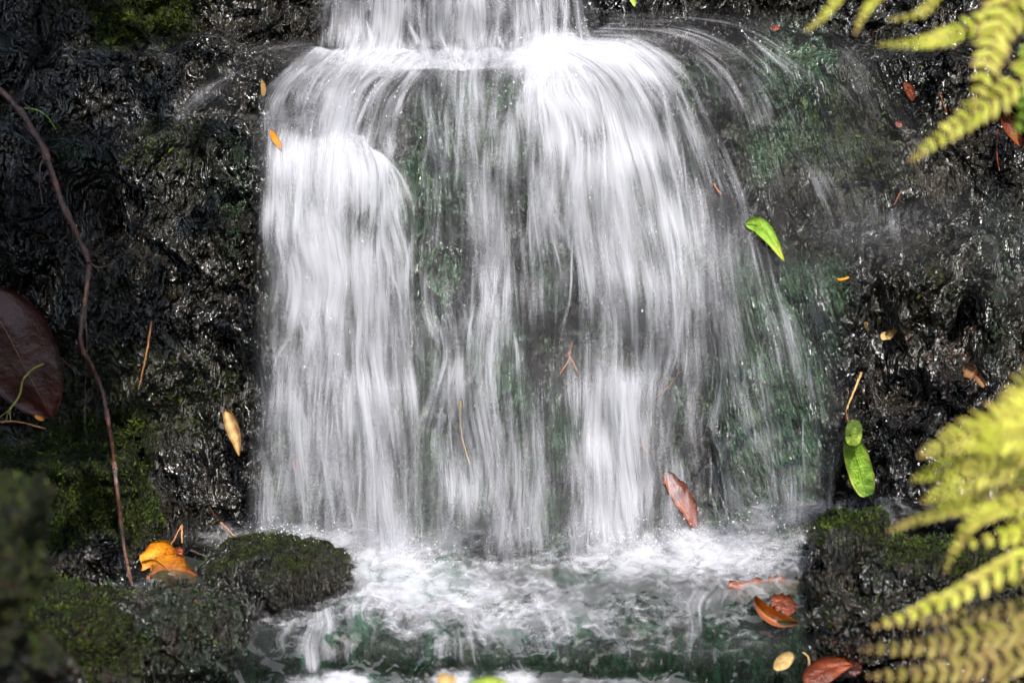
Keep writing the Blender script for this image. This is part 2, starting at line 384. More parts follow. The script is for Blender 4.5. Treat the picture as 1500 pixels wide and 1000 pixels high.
def strands(px, py, de, y, seed, ns=1.0, ws=1.0):
    """narrow soft wisps of water that follow the sheet but drift across it and stand a little off it"""
    nv, nu = px.shape; r = np.random.default_rng(seed); N = int(nu*nv/55*ns)
    for k in range(N):
        a = r.uniform(0, nu-1); v0 = r.uniform(0, nv-8); L = r.uniform(7, 26); n = 9; t = np.linspace(0, 1, n)
        vv = np.clip(v0+L*t, 0, nv-1.01); dr = r.normal(0, 2.0); cu = np.clip(a+dr*t+.25*np.sin(t*5+r.uniform(0, 6)), 0, nu-1.01)
        W = ws*r.uniform(1.2, 7)*(.7+.6*t); i = cu.astype(int); j = vv.astype(int); fi = cu-i; fj = vv-j
        s_ = lambda A: (A[j, i]*(1-fi)+A[j, i+1]*fi)*(1-fj)+(A[j+1, i]*(1-fi)+A[j+1, i+1]*fi)*fj
        X_, Y_, D_, y_ = s_(px), s_(py), s_(de), s_(y)
        if D_.mean() < .12 or r.random() > D_.mean()+.35: continue
        tx = np.gradient(X_); ty = np.gradient(Y_); q = np.hypot(tx, ty)+1e-6; nx, ny = -ty/q, tx/q
        w_ = np.array([-1, -.5, 0, .5, 1.]); PX = X_[:, None]+nx[:, None]*W[:, None]*w_; PY = Y_[:, None]+ny[:, None]*W[:, None]*w_
        yy = y_[:, None]-r.uniform(.001, .009)-.002*(1-w_**2)+0*PX
        x3, y3, z3 = at(PX, PY, yy)
        d3 = (1-w_**2)[None]*np.sin(math.pi*t)[:, None]**.8*np.clip(D_[:, None]*1.15, 0, 1)*r.uniform(.45, 1.0)
        uv0 = r.uniform(0, 40); U, Vv = np.meshgrid(w_*W.mean()/1000+uv0, L*8*t/1000+uv0)
        VEILS.append((np.stack([x3, y3, z3], -1).reshape(-1, 3), grid_faces(n, 5), np.stack([U, Vv], -1).reshape(-1, 2), d3.ravel()))
def flush(name, mat):
    vs, fs, us, ds = [], [], [], []; k = 0
    for V, Fc, U, D in VEILS:
        Fc = Fc[D[Fc].max(1) > .03]                       # no surface where there is no water
        vs.append(V); fs.append(Fc+k); us.append(U); ds.append(D); k += len(V)
    VEILS.clear()
    return mesh_np(name, np.vstack(vs), np.vstack(fs), mat, uv=np.vstack(us), attrs=dict(dens=np.concatenate(ds)))

# upper stream coming over the top ledge
veil([[(462, -400, .0), (462, 0, .05), (455, 90, .0)], [(495, -400, .5), (492, 0, .4), (478, 95, .5)], [(540, -400, .8), (538, 0, .85), (520, 100, .9)],
      [(600, -400, .6), (600, 0, .55), (596, 105, .65)], [(680, -400, .5), (682, 0, .52), (686, 105, .65)], [(745, -400, .6), (748, 0, .5), (752, 100, .8)],
      [(800, -400, .75), (802, 0, .75), (806, 110, 1.0)], [(835, -400, .4), (842, 0, .45), (862, 100, .8)], [(862, -400, 0), (880, 0, .0), (935, 90, .0)]],
     offs=(.004, .016), mul=1.12, seed=1, f1=30)
# left shoulder: runs down and left off the ledge
veil([[(458, 62, .0), (420, 95, .0), (378, 140, .0), (366, 230, 0), (362, 330, 0)], [(466, 68, .6), (428, 100, .5), (398, 140, .4), (386, 230, .35), (382, 380, .25)],
      [(520, 72, .7), (478, 100, .75), (452, 140, .7), (444, 220, .6), (440, 400, .6)], [(575, 70, .7), (536, 98, .95), (506, 140, .95), (488, 230, .9), (482, 400, .7)],
      [(612, 75, .6), (580, 98, .7), (548, 140, .6), (528, 230, .6), (522, 360, .5)], [(640, 88, .3), (612, 115, .35), (590, 160, .45), (572, 210, .4), (560, 260, .3)],
      [(668, 95, 0), (640, 125, .1), (618, 165, .2), (604, 230, .1), (606, 300, 0)]], offs=(.006, .016), mul=1.12, seed=2, f0=12, f1=110)
# left column
veil([[(384, 170, .0), (378, 300, 0), (376, 430, 0), (370, 600, .0), (362, 800, .1)], [(412, 168, .5), (402, 300, .6), (402, 430, .5), (398, 600, .4), (394, 800, .6)],
      [(440, 170, .8), (436, 300, .95), (440, 430, .8), (438, 600, .5), (436, 805, .5)], [(480, 168, .9), (480, 300, .95), (486, 430, .85), (486, 600, .55), (486, 815, .5)],
      [(505, 170, 1.), (514, 300, .75), (520, 430, .85), (526, 600, .7), (528, 825, .65)], [(524, 172, .8), (545, 300, .45), (552, 430, .7), (560, 600, .8), (565, 835, .8)],
      [(534, 208, .8), (572, 260, 1.), (586, 400, .8), (596, 600, .5), (605, 835, .6)], [(542, 204, .2), (596, 262, .35), (606, 400, .35), (622, 600, .3), (640, 835, .3)],
      [(548, 200, 0), (606, 262, .0), (618, 400, .0), (650, 600, .0), (668, 830, 0)]], offs=(.008, .022), mul=1.0, jit=16, seed=3, free=.012, f0=90)
# middle of the curtain
veil([[(592, 74, 0), (596, 240, 0), (600, 420, .15), (606, 620, .2), (610, 830, .2)], [(640, 72, .6), (636, 240, .25), (644, 420, .35), (648, 620, .4), (650, 830, .4)],
      [(690, 68, .65), (688, 220, .4), (686, 420, .36), (688, 620, .42), (690, 830, .3)], [(735, 70, .75), (728, 220, .6), (726, 420, .5), (728, 620, .45), (730, 830, .42)],
      [(772, 72, .85), (766, 220, .4), (765, 420, .45), (770, 620, .5), (775, 830, .55)], [(800, 74, .5), (800, 220, .2), (800, 420, .1), (806, 620, .3), (810, 830, .4)],
      [(830, 110, 0), (830, 220, 0), (830, 420, 0), (830, 620, .0), (832, 830, .0)]], offs=(.006, .018), mul=1.14, jit=16, seed=4, f0=14)
# right burst fanning from the bright knot
veil([[(768, 78, .4), (768, 120, .5), (764, 200, .3), (770, 330, .3), (778, 480, .15), (784, 640, 0)], [(780, 74, 1.), (784, 112, .9), (784, 190, .5), (790, 320, .55), (804, 470, .35), (815, 640, .3)],
      [(800, 72, 1.2), (822, 112, 1.2), (838, 180, .95), (846, 310, .75), (862, 470, .35), (868, 640, .55)], [(812, 70, 1.2), (850, 105, 1.2), (884, 180, .95), (902, 310, .85), (915, 470, .7), (920, 640, .7)],
      [(820, 67, 1.0), (880, 92, .95), (930, 170, .85), (958, 300, .8), (972, 470, .7), (980, 640, .5)], [(826, 62, .8), (905, 78, .75), (970, 150, .6), (1010, 290, .6), (1022, 460, .5), (1035, 640, .35)],
      [(830, 56, .5), (930, 62, .55), (1010, 130, .35), (1052, 280, .35), (1066, 450, .3), (1082, 640, .2)], [(832, 48, 0), (950, 46, .0), (1045, 110, 0), (1090, 270, 0), (1104, 440, 0), (1120, 640, 0)]],
     offs=(.008, .022), mul=1.1, jit=12, seed=5, free=.01, f0=8, f1=160)
# lower right-hand column
veil([[(800, 420, 0), (800, 560, 0), (800, 700, 0), (800, 840, 0)], [(830, 400, .25), (832, 560, .5), (836, 700, .45), (836, 835, .5)], [(868, 400, .3), (868, 560, .7), (866, 700, .8), (864, 825, .9)],
      [(900, 400, .35), (908, 560, .75), (912, 700, .8), (914, 815, .95)], [(950, 400, .3), (955, 560, .45), (958, 700, .5), (960, 810, .6)], [(1000, 400, .2), (1010, 560, .25), (1016, 700, .2), (1020, 800, .4)],
      [(1045, 400, 0), (1055, 560, 0), (1065, 700, 0), (1070, 800, 0)]], offs=(.01, .024), seed=6, f0=160)
# lower foot of the whole curtain
veil([[(362, 560, 0), (360, 680, 0), (358, 800, 0)], [(395, 560, .3), (393, 680, .5), (392, 800, .7)], [(470, 580, .4), (466, 690, .55), (460, 815, .65)], [(545, 580, .5), (545, 700, .7), (548, 850, .8)],
      [(605, 580, .35), (606, 700, .55), (610, 850, .7)], [(700, 600, .3), (700, 700, .4), (700, 835, .35)], [(790, 600, .3), (792, 700, .4), (795, 840, .5)], [(900, 620, .3), (900, 700, .4), (905, 830, .5)],
      [(1010, 620, .2), (1020, 700, .25), (1030, 800, .35)], [(1120, 620, .1), (1122, 700, .2), (1125, 790, .3)], [(1190, 660, 0), (1190, 720, 0), (1190, 790, 0)]], offs=(.014,), seed=7, f0=120)
# thin runs across the right shoulder
veil([[(850, 60, 0), (980, 66, 0), (1050, 180, 0), (1075, 330, .0), (1090, 470, .0)], [(860, 45, .4), (1000, 62, .34), (1085, 170, .28), (1120, 310, .2), (1130, 470, .1)],
      [(870, 35, .3), (1040, 50, .3), (1150, 150, .26), (1200, 290, .2), (1215, 420, .1)], [(880, 25, .2), (1080, 45, .3), (1200, 140, .28), (1270, 280, .16), (1300, 400, .05)],
      [(900, 15, 0), (1130, 30, .2), (1260, 120, .15), (1340, 250, .1), (1370, 380, .0)], [(920, 5, 0), (1160, 15, .0), (1330, 100, 0), (1410, 230, .0), (1440, 380, .0)]], offs=(.005, .012), seed=8, f0=30, f1=160, jit=22, ns=.25, ws=1.6)
# faint runs off the left shoulder
veil([[(470, 60, .0), (380, 60, 0), (290, 100, 0), (225, 170, .0)], [(472, 72, .3), (390, 82, .2), (310, 125, .2), (245, 190, .1)], [(474, 84, .4), (405, 95, .22), (335, 140, .16), (270, 200, .08)], [(476, 110, 0), (420, 120, 0), (355, 165, 0), (300, 225, 0)]],
     offs=(.005, .011), seed=9)
# thin film over the green face
veil([[(1000, 270, .0), (1015, 460, .0), (1030, 630, 0), (1040, 780, .0)], [(1050, 290, .45), (1075, 460, .5), (1100, 630, .5), (1110, 780, .5)], [(1100, 300, .35), (1140, 460, .42), (1165, 630, .45), (1170, 780, .5)],
      [(1150, 320, .25), (1196, 470, .32), (1214, 630, .36), (1212, 770, .4)], [(1225, 350, 0), (1262, 480, 0), (1245, 640, 0), (1215, 770, 0)]], offs=(.004, .012), seed=10, f0=120, ns=6, ws=.38, mul=.72)
# small fall from the right ledge
veil([[(1180, 300, 0), (1180, 350, 0), (1185, 420, 0)], [(1230, 300, .1), (1235, 345, .22), (1240, 430, .0)], [(1320, 290, .15), (1325, 340, .26), (1335, 430, .05)], [(1400, 270, .1), (1400, 330, .15), (1410, 450, .05)],
      [(1480, 300, .1), (1485, 360, .18), (1490, 520, .12)], [(1530, 300, 0), (1530, 360, 0), (1530, 520, 0)]], offs=(.006, .016), seed=11)
# broad thin sheet joining all of it
veil([[(400, 150, 0), (380, 300, 0), (372, 480, 0), (366, 650, 0), (360, 810, 0)], [(470, 150, .3), (440, 300, .35), (430, 480, .4), (425, 650, .45), (420, 815, .5)], [(600, 110, .35), (600, 300, .25), (600, 480, .45), (600, 650, .5), (600, 840, .5)],
      [(700, 110, .45), (700, 300, .35), (700, 480, .3), (700, 650, .3), (700, 835, .4)], [(800, 110, .3), (800, 300, .3), (805, 480, .15), (810, 650, .25), (815, 835, .5)], [(880, 110, .5), (920, 300, .5), (940, 480, .5), (945, 650, .5), (950, 820, .5)],
      [(960, 110, .4), (1020, 300, .5), (1035, 480, .45), (1045, 650, .3), (1055, 800, .3)], [(1020, 110, .25), (1085, 300, .2), (1105, 480, .1), (1120, 650, .1), (1130, 790, .2)], [(1060, 120, 0), (1140, 300, 0), (1185, 480, 0), (1215, 650, 0), (1215, 780, 0)]],
     offs=(.014,), mul=1.12, jit=34, seed=13, f0=60, f1=40)
# the water slipping over the rounded lip
veil([[(340, 850, 0), (330, 910, 0), (320, 985, 0)], [(420, 870, .3), (400, 915, .4), (390, 985, .2)], [(510, 850, .4), (500, 905, .45), (490, 985, .6)], [(560, 855, .7), (555, 905, .4), (560, 985, .25)],
      [(640, 850, .7), (655, 905, .45), (670, 985, .3)], [(700, 845, .5), (740, 905, .42), (760, 985, .32)], [(820, 845, .3), (840, 905, .33), (850, 985, .3)], [(950, 850, .4), (955, 905, .35), (950, 985, .3)],
      [(1080, 850, .4), (1070, 905, .3), (1060, 985, .3)], [(1180, 850, 0), (1170, 905, 0), (1150, 985, 0)]], offs=(.008,), seed=12, f0=40, f1=30, jit=14, mul=.85)
# stray threads that cross the others
veil([[(400, 230, .3), (395, 500, .4), (390, 800, .5)], [(520, 230, .6), (530, 500, .7), (540, 820, .7)], [(640, 120, .4), (660, 480, .4), (650, 830, .4)], [(760, 110, .5), (740, 480, .5), (770, 830, .5)],
      [(880, 110, .6), (920, 480, .6), (900, 820, .6)], [(960, 120, .5), (1040, 480, .4), (1040, 800, .4)], [(1010, 120, .2), (1110, 480, .2), (1130, 780, .3)]], offs=(.02, .034), seed=14, jit=40, sheet=False, ns=.55, ws=.7)
veil([[(730, 250, .0), (790, 330, .0), (850, 430, 0), (880, 520, 0)], [(770, 230, .3), (820, 310, .45), (880, 400, .4), (930, 500, .3)], [(800, 200, 0), (850, 290, .0), (920, 380, .0), (980, 470, .0)]], offs=(.022,), seed=15, jit=4, ns=2, ws=.5)
fall = flush('waterfall', M_veil)
tag(fall, 'white silky curtain of falling water spreading over the dark rock face', 'waterfall', kind='structure')
# ------------------------------------------------------------------ foam and churned water on the shelf
def foam_sheet(u0, u1, v0, v1, dens, off, seed, step=6, lift=.01, Dm=None):
    us = np.arange(u0, u1, step); vs = np.arange(v0, v1, step*.8); px, py = np.meshgrid(us, vs)
    n_ = fbm(px/70, py/45, 0, 3, seed)
    y = look(DF if Dm is None else Dm, px, py)-off-lift*n_
    x_, y_, z_ = at(px, py, y)
    de = dens(px, py)
    edge = ss(0, 40, px-u0)*ss(0, 40, u1-px)*ss(0, 22, py-v0)*ss(0, 22, v1-py)
    VEILS.append((np.stack([x_, y_, z_], -1).reshape(-1, 3), grid_faces(*px.shape), np.stack([(px/1000+seed*1.7), (py/1000*1.4+seed)], -1).reshape(-1, 2), (de*edge).ravel()))
def fd(u, v):
    d = 1.0*bump2(u, v, 970, 805, 115, 36, 2.4)+.68*bump2(u, v, 1110, 812, 105, 46)+.9*bump2(u, v, 610, 850, 80, 42)+.75*bump2(u, v, 410, 785, 110, 18, 2)
    d = d+.6*bump2(u, v, 540, 810, 60, 34)+.36*bump2(u, v, 700, 885, 170, 50)+.42*bump2(u, v, 880, 905, 320, 55)+.75*bump2(u, v, 1250, 750, 150, 26)+.35*bump2(u, v, 800, 830, 200, 18)
    d = d+.32*bump2(u, v, 420, 905, 110, 40)+.3*bump2(u, v, 225, 850, 45, 25)+.1*bump2(u, v, 950, 950, 300, 50)+.35*bump2(u, v, 1130, 765, 90, 50)+.15*bump2(u, v, 600, 920, 200, 40)+.16*bump2(u, v, 780, 860, 420, 22)+.4*bump2(u, v, 560, 790, 160, 30)+.25*bump2(u, v, 760, 800, 140, 26)
    return d
for k, off in enumerate((.008, .024)):
    foam_sheet(150, 1420, 690, 975, lambda u, v: fd(u+10*k, v), off, 20+k)
def fd2(u, v): return np.clip(.5+1.3*noise(u/60, 1, 0, 5), 0, 1)*.8*ss(972, 985, v+6*noise(u/40, 0, 0, 3))*band(u, 440, 800, 40)+.4*ss(985, 995, v)*band(u, 400, 1000, 60)
def fd3(u, v):
    v = v-26*noise(u/80, 0, 0, 3)
    return 1.15*bump2(u, v, 800, 82, 60, 30)+.9*bump2(u, v, 850, 110, 50, 40)+.5*bump2(u, v, 670, 86, 120, 30)+.75*bump2(u, v, 550, 88, 70, 24)+.6*bump2(u, v, 480, 150, 60, 60)+.5*bump2(u, v, 930, 75, 80, 22)+.8*bump2(u, v, 500, 215, 60, 26)
for k, off in enumerate((.005, .011)):
    foam_sheet(380, 1100, 30, 300, fd3, off, 40+k, lift=.004, Dm=DV)
def fd4(u, v): return .42*bump2(u, v, 1345, 322, 60, 22, 2, -.3)+.3*bump2(u, v, 1230, 345, 60, 16)
foam_sheet(1100, 1480, 260, 400, fd4, .02, 50, Dm=DV)
for k, off in enumerate((.01, .02)):
    foam_sheet(380, 1100, 955, 1060, fd2, off, 30+k)
foam = flush('foam', M_foam)
tag(foam, 'churned white foam where the fall lands on the rocky shelf', 'foam', kind='stuff')
oc = np.array([(1, 0, 0), (-1, 0, 0), (0, 1, 0), (0, -1, 0), (0, 0, 1), (0, 0, -1)], float)
of = np.array([(4, 0, 2, 4), (4, 2, 1, 4), (4, 1, 3, 4), (4, 3, 0, 4), (5, 2, 0, 5), (5, 1, 2, 5), (5, 3, 1, 5), (5, 0, 3, 5)])[:, :3]
nd = 1500; cx = rng.choice(8, nd, p=[.2, .1, .12, .2, .14, .1, .07, .07])
cen = np.array([(800, 100, 75, 45), (540, 120, 70, 50), (600, 830, 90, 35), (960, 790, 110, 35), (1120, 790, 90, 45), (430, 780, 70, 20), (930, 300, 90, 180), (500, 400, 80, 180)], float)[cx]
q = cen[:, :2]+rng.normal(0, .55, (nd, 2))*cen[:, 2:]; yy = look(DV, q[:, 0], q[:, 1])-rng.uniform(.02, .07, nd)
c3 = np.stack(at(q[:, 0], q[:, 1], yy), -1); rr = rng.gamma(3, .00011, nd)+.00015
V = c3[:, None]+oc[None]*rr[:, None, None]*np.array([1, 1, 1.7])
b = NB('water_drops'); M_drop = b.end(b.n('BsdfPrincipled', Base__Color=C3(.75, .76, .8), Roughness=.2))
o = mesh_np('spray', V.reshape(-1, 3), (np.arange(nd)*6)[:, None, None].repeat(8, 1).reshape(-1, 1)+np.tile(of, (nd, 1)), M_drop)
tag(o, 'fine white water drops thrown up around the ledge and the foot of the fall', 'spray', kind='stuff')
# ------------------------------------------------------------------ running water over the shelf and the stream below
def clear_water():
    b = NB('clear_water'); tc = b.n('TexCoord'); P = tc.outputs['Object']
    h = b.math('ADD', b.noise(b.map(P, (22, 14, 22)), 1, 1.5, .5, .8), b.math('MULTIPLY', b.noise(b.map(P, (70, 45, 70)), 1, 1, .5, .5), .4))
    bp = b.n('Bump', Strength=1.0, Distance=.008, Height=h)
    fr = b.n('Fresnel', IOR=1.33, Normal=bp)
    g = b.n('BsdfGlossy', Color=C3(1, 1, 1), Roughness=.34, Normal=bp); t = b.n('BsdfTransparent', Color=C3(.40, .60, .48))
    return b.end(b.n('MixShader', i0=b.math('MULTIPLY', fr.outputs[0], .28, clamp=True), i1=t.outputs[0], i2=g.outputs[0]))
M_water = clear_water()
us = np.arange(215, 1215, 5); vs = np.arange(800, 1100, 3.5); px, py = np.meshgrid(us, vs)
y = look(DF, px, py)-.006-.004*fbm(px/50, py/40, 0, 2, 70); x_, y_, z_ = at(px, py, y)
k = np.ones(len(vs), bool)
o = mesh_np('pool_water', np.stack([x_, y_, z_], -1).reshape(-1, 3), grid_faces(*px.shape), M_water)
tag(o, 'thin clear water running over the rocky shelf and its rounded front edge', 'water', kind='structure')
xs_ = np.linspace(-3, 3, 90); ys_ = np.concatenate([np.linspace(-.43, -1.2, 70), np.linspace(-1.2, -6.2, 40)[1:]])
GX, GY = np.meshgrid(xs_, ys_); GZ = -.118-.03*ss(.1, 1.2, -.325-GY)-.25*ss(.6, 4, -.325-GY)+.004*fbm(GX*14, GY*14, 0, 3, 71)
o = mesh_np('stream_water', np.stack([GX, GY, GZ], -1).reshape(-1, 3), grid_faces(*GX.shape)[:, ::-1], M_water)
tag(o, 'dark stream water flowing away below the shelf', 'water', kind='structure')
gv = [(-80, -80, -.46), (80, -80, -.46), (80, 80, -.46), (-80, 80, -.46)]
b = NB('forest_soil'); P = b.n('TexCoord').outputs['Object']
M_soil = b.end(b.n('BsdfPrincipled', Base__Color=b.mix(b.noise(P, 3, 5, .6), C3(.02, .016, .010), C3(.05, .05, .02)), Roughness=.9))
o = mesh_np('ground', gv, [(0, 1, 2, 3)], M_soil, smooth=False); tag(o, 'dark forest soil around the stream', 'ground', kind='structure')
# ------------------------------------------------------------------ plain materials
def leaf_material(name, c1, c2, c3=None, rough=.4, trans=.35, spec=.5, scale=60):
    b = NB(name); P = b.n('TexCoord').outputs['Object']; t = b.attr('tone')
    c = b.mix(b.ramp(b.noise(P, scale, 4, .6), .35, .65), C3(*c1), C3(*c2))
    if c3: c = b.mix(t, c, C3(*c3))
    c = b.mix(b.ramp(b.noise(P, scale*3.3, 4, .7, .5), .56, .68), c, b.mix(.6, c, C3(.05, .025, .01)))
    bp = b.n('Bump', Strength=.8, Distance=.004, Height=b.noise(P, scale*4, 3, .6))
    pr = b.n('BsdfPrincipled', Base__Color=c, Roughness=rough, Normal=bp); pr.inputs['Specular IOR Level'].default_value = spec
    tr = b.n('BsdfTranslucent', Color=c)
    return b.end(b.n('MixShader', i0=trans, i1=pr.outputs[0], i2=tr.outputs[0]))
M_moss = leaf_material('moss_leaves', (.035, .060, .006), (.085, .115, .010), (.012, .020, .004), .6, .3, .3, 25)
M_fern = leaf_material('fern_green', (.50, .56, .05), (.68, .66, .12), (.50, .26, .14), .5, .45, .3, 22)
M_fernb = leaf_material('fern_brown', (.30, .30, .05), (.44, .36, .12), (.28, .13, .08), .5, .4, .3, 22)
M_ferng = leaf_material('fern_deep_green', (.20, .34, .03), (.34, .46, .05), (.30, .30, .10), .5, .4, .3, 22)  # deeper green for the second frond of the upper fern
M_fstem = leaf_material('fern_stalk', (.20, .10, .04), (.12, .05, .02), None, .5, .05)
M_lgreen = leaf_material('leaf_green', (.24, .44, .04), (.34, .54, .06), (.62, .62, .10), .3, .35)
M_lorange = leaf_material('leaf_orange', (.85, .36, .015), (.70, .20, .015), (.34, .11, .05), .3, .3, .5, 30)
M_lred = leaf_material('leaf_russet', (.22, .042, .018), (.10, .024, .012), (.42, .11, .04), .25, .2)
M_ldark = leaf_material('leaf_dark_red', (.022, .005, .005), (.036, .007, .006), (.05, .008, .004), .42, .02, .4, 20)
M_lcream = leaf_material('leaf_cream', (.72, .52, .22), (.60, .38, .14), (.30, .16, .06), .4, .3)
M_tan = leaf_material('dry_needle', (.50, .24, .09), (.34, .11, .04), None, .4, .1)
M_bark = leaf_material('branch_bark', (.13, .045, .026), (.03, .014, .010), None, .28, .0, .8, 90)
M_ystem = leaf_material('yellow_stalk', (.30, .28, .05), (.16, .14, .03), None, .3, .1)
# ------------------------------------------------------------------ loose rocks
def rock(name, label, c, r, sq=2.0, tsz=.75, seed=0, moss=.0, algae=0.0, brown=.2, groove=.0, rot=0, amp=1.0, tufts=0, group=None, top=.3):
    import bmesh
    bm = bmesh.new(); bmesh.ops.create_icosphere(bm, subdivisions=7, radius=1)
    N = np.array([v.co[:] for v in bm.verts]); Fc = np.array([[v.index for v in f.verts] for f in bm.faces]); bm.free()
    k = (np.abs(N[:, 0])**sq+np.abs(N[:, 1])**sq+np.abs(N[:, 2])**sq)**(-1/sq)
    V = N*k[:, None]*np.array(r)
    q = V+np.array([seed*3.1, seed*1.7, seed*2.3])
    _, e, cc, tt = worley(q[:, 0]*22+.5*q[:, 1]*22, q[:, 2]*18+.5*q[:, 1]*9, seed)
    H = .024*fbm(*(q*9).T, 2, seed)+.010*fbm(*(q*30).T, 3, seed+3)+.008*cc+.010*tt
    H = H*amp+.0042*fbm(*(q*np.array([90, 90, 60])).T, 3, seed+5)+groove*.004*noise(q[:, 0]*120, q[:, 1]*40, q[:, 2]*10, seed+8)
    V = V+N*H[:, None]
    ca, sa = math.cos(rot), math.sin(rot); V = np.stack([V[:, 0]*ca-V[:, 2]*sa, V[:, 1], V[:, 0]*sa+V[:, 2]*ca], -1)
    nz = N[:, 0]*sa+N[:, 2]*ca
    m = np.clip(moss*ss(top-.35, top+.35, nz+.5*fbm(*(q*25).T, 3, seed+9)), 0, 1)
    o = mesh_np(name, V, Fc, M_cliff, attrs=dict(moss=m, algae=np.full(len(V), algae), brown=np.full(len(V), brown), groove=np.full(len(V), groove), gx=V[:, 0]))
    o.location = c; tag(o, label, 'rock', group)
    if tufts:
        keep = (N[:, 1] < .55)
        idx = np.nonzero(keep)[0]; pr_ = m[idx]**1.5+.02*moss; pr_ /= pr_.sum(); pick = rng.choice(idx, tufts, p=pr_)
        tag(moss_leaves('moss', V[pick], N[pick], o, tsz), kind='stuff')
    return o
def moss_leaves(name, P, N, parent=None, size=1.0):
    n = len(P); P = P+rng.normal(0, .0012, P.shape); D = N+rng.normal(0, .55, N.shape)+np.array([0, -.15, .35]); D /= np.linalg.norm(D, axis=1)[:, None]
    T = np.cross(D, rng.normal(size=N.shape)); T /= np.linalg.norm(T, axis=1)[:, None]
    L = (rng.gamma(4, .0011, n)*size)[:, None]; W = L*.20
    B = np.cross(D, T)
    v = np.stack([P-D*.001-T*W*.5, P+D*L*.5-T*W+B*L*.08, P+D*L+B*L*.3, P+D*L*.5+T*W+B*L*.08, P-D*.001+T*W*.5], 1).reshape(-1, 3)
    f = (np.arange(n)*5)[:, None, None]+np.array([[[0, 1, 3, 4]]]); f3 = f.reshape(-1, 4)
    f2 = ((np.arange(n)*5)[:, None]+np.array([1, 2, 3, 3]))
    clump = noise(P[:, 0]*60, P[:, 1]*60, P[:, 2]*60, 4)
    tone = np.repeat(np.clip(.45-1.1*clump+rng.normal(0, .2, n), 0, 1), 5)
    f4 = np.vstack([f3, np.stack([np.arange(n)*5+1, np.arange(n)*5+2, np.arange(n)*5+3, np.arange(n)*5+1], 1)[:0]])
    # the tips as quads folded at the point
    vt = v.reshape(n, 5, 3); mid = (vt[:, 2]+vt[:, 3])/2
    v = np.concatenate([vt, mid[:, None]], 1).reshape(-1, 3); k = np.arange(n)*6
    Fq = np.vstack([k[:, None]+np.array([0, 1, 3, 4]), k[:, None]+np.array([1, 2, 5, 3])])
    tone = np.repeat(tone.reshape(n, 5)[:, 0], 6)
    return mesh_np(name, v, Fq, M_moss, parent, attrs=dict(tone=tone), smooth=False)
def A(px, py, y): return tuple(float(t) for t in at(px, py, y))
rock('boulder', 'rounded mossy boulder half sunk in foam at the lower left foot of the fall', A(408, 858, -.25), (.118, .10, .071), 2.0, tsz=.42, seed=3, moss=.8, tufts=5000, groove=.6, amp=.22, top=.6, brown=.1)
rock('rock', 'square topped dark mossy rock standing at the lower right beside the foam', A(1250, 820, -.32), (.050, .05, .064), 4.5, seed=5, moss=.8, tufts=3000, groove=.7, amp=.6, top=.5)
rock('rock', 'long low mossy rock running right from behind the square topped rock', A(1368, 845, -.33), (.105, .06, .050), 3.5, seed=6, moss=.8, tufts=4500, groove=.3, amp=.8, top=.4, rot=-.08)
rock('rock', 'rough wet rock below the square topped rock, above the russet leaf', A(1262, 922, -.37), (.075, .06, .055), 2.6, seed=7, moss=.25, tufts=600, brown=.8, amp=1.2)
rock('rock', 'dark wet rock under the long low mossy rock, partly behind the fern', A(1400, 935, -.37), (.13, .07, .06), 3, seed=8, moss=.2, brown=.8, amp=1.2)
rock('rock', 'blurred brown mossy stone closest to the viewer at the left edge', A(-12, 905, -.9), (.058, .07, .155), 2.6, seed=9, moss=.8, tufts=7000, brown=1, amp=2.2, top=-.2)
rock('rock', 'smooth blue black stone between moss cushions at the lower left', A(88, 842, -.30), (.040, .035, .034), 2.3, seed=10, amp=.35)
rock('rock', 'mossy rock filling the bottom left corner', A(70, 975, -.42), (.125, .10, .085), 2.8, seed=11, moss=1., tufts=9000, brown=.6, top=.1)
rock('rock', 'low dark rock with green algae under the orange leaf', A(235, 935, -.36), (.115, .09, .070), 3.2, seed=12, algae=.22, moss=.1, tufts=250, groove=.4, amp=.6)
rock('rock', 'moss capped rock on the left bank above the blue black stone', A(120, 700, -.12), (.105, .07, .075), 3.0, seed=13, moss=.9, tufts=6500, groove=.2, top=.2, amp=1.1)
rock('rock', 'moss fringed rock at the left bank just behind the orange leaf', A(175, 785, -.22), (.055, .05, .065), 2.6, seed=14, moss=1., tufts=4500, top=-.1, amp=1)
rock('rock', 'craggy wet rock under the mossy bank at the left of the orange leaf', A(110, 905, -.36), (.085, .06, .05), 2.7, seed=15, moss=.8, tufts=3500, top=.1, amp=1)
# moss on the cliff itself
Vc = np.stack([X, Y, Z], -1).reshape(-1, 3); mm = MOSS.ravel()**1.5
mm = mm*((UU.ravel() > -40) & (UU.ravel() < 1540) & (VV.ravel() > -40) & (VV.ravel() < 1040)); mm /= mm.sum()
pick = rng.choice(len(Vc), 26000, p=mm)
o = moss_leaves('moss', Vc[pick], np.tile([0, -.8, .5], (26000, 1)), None, 1.0)
tag(o, 'yellow green moss growing on the wet rock ledges', 'moss', kind='stuff')
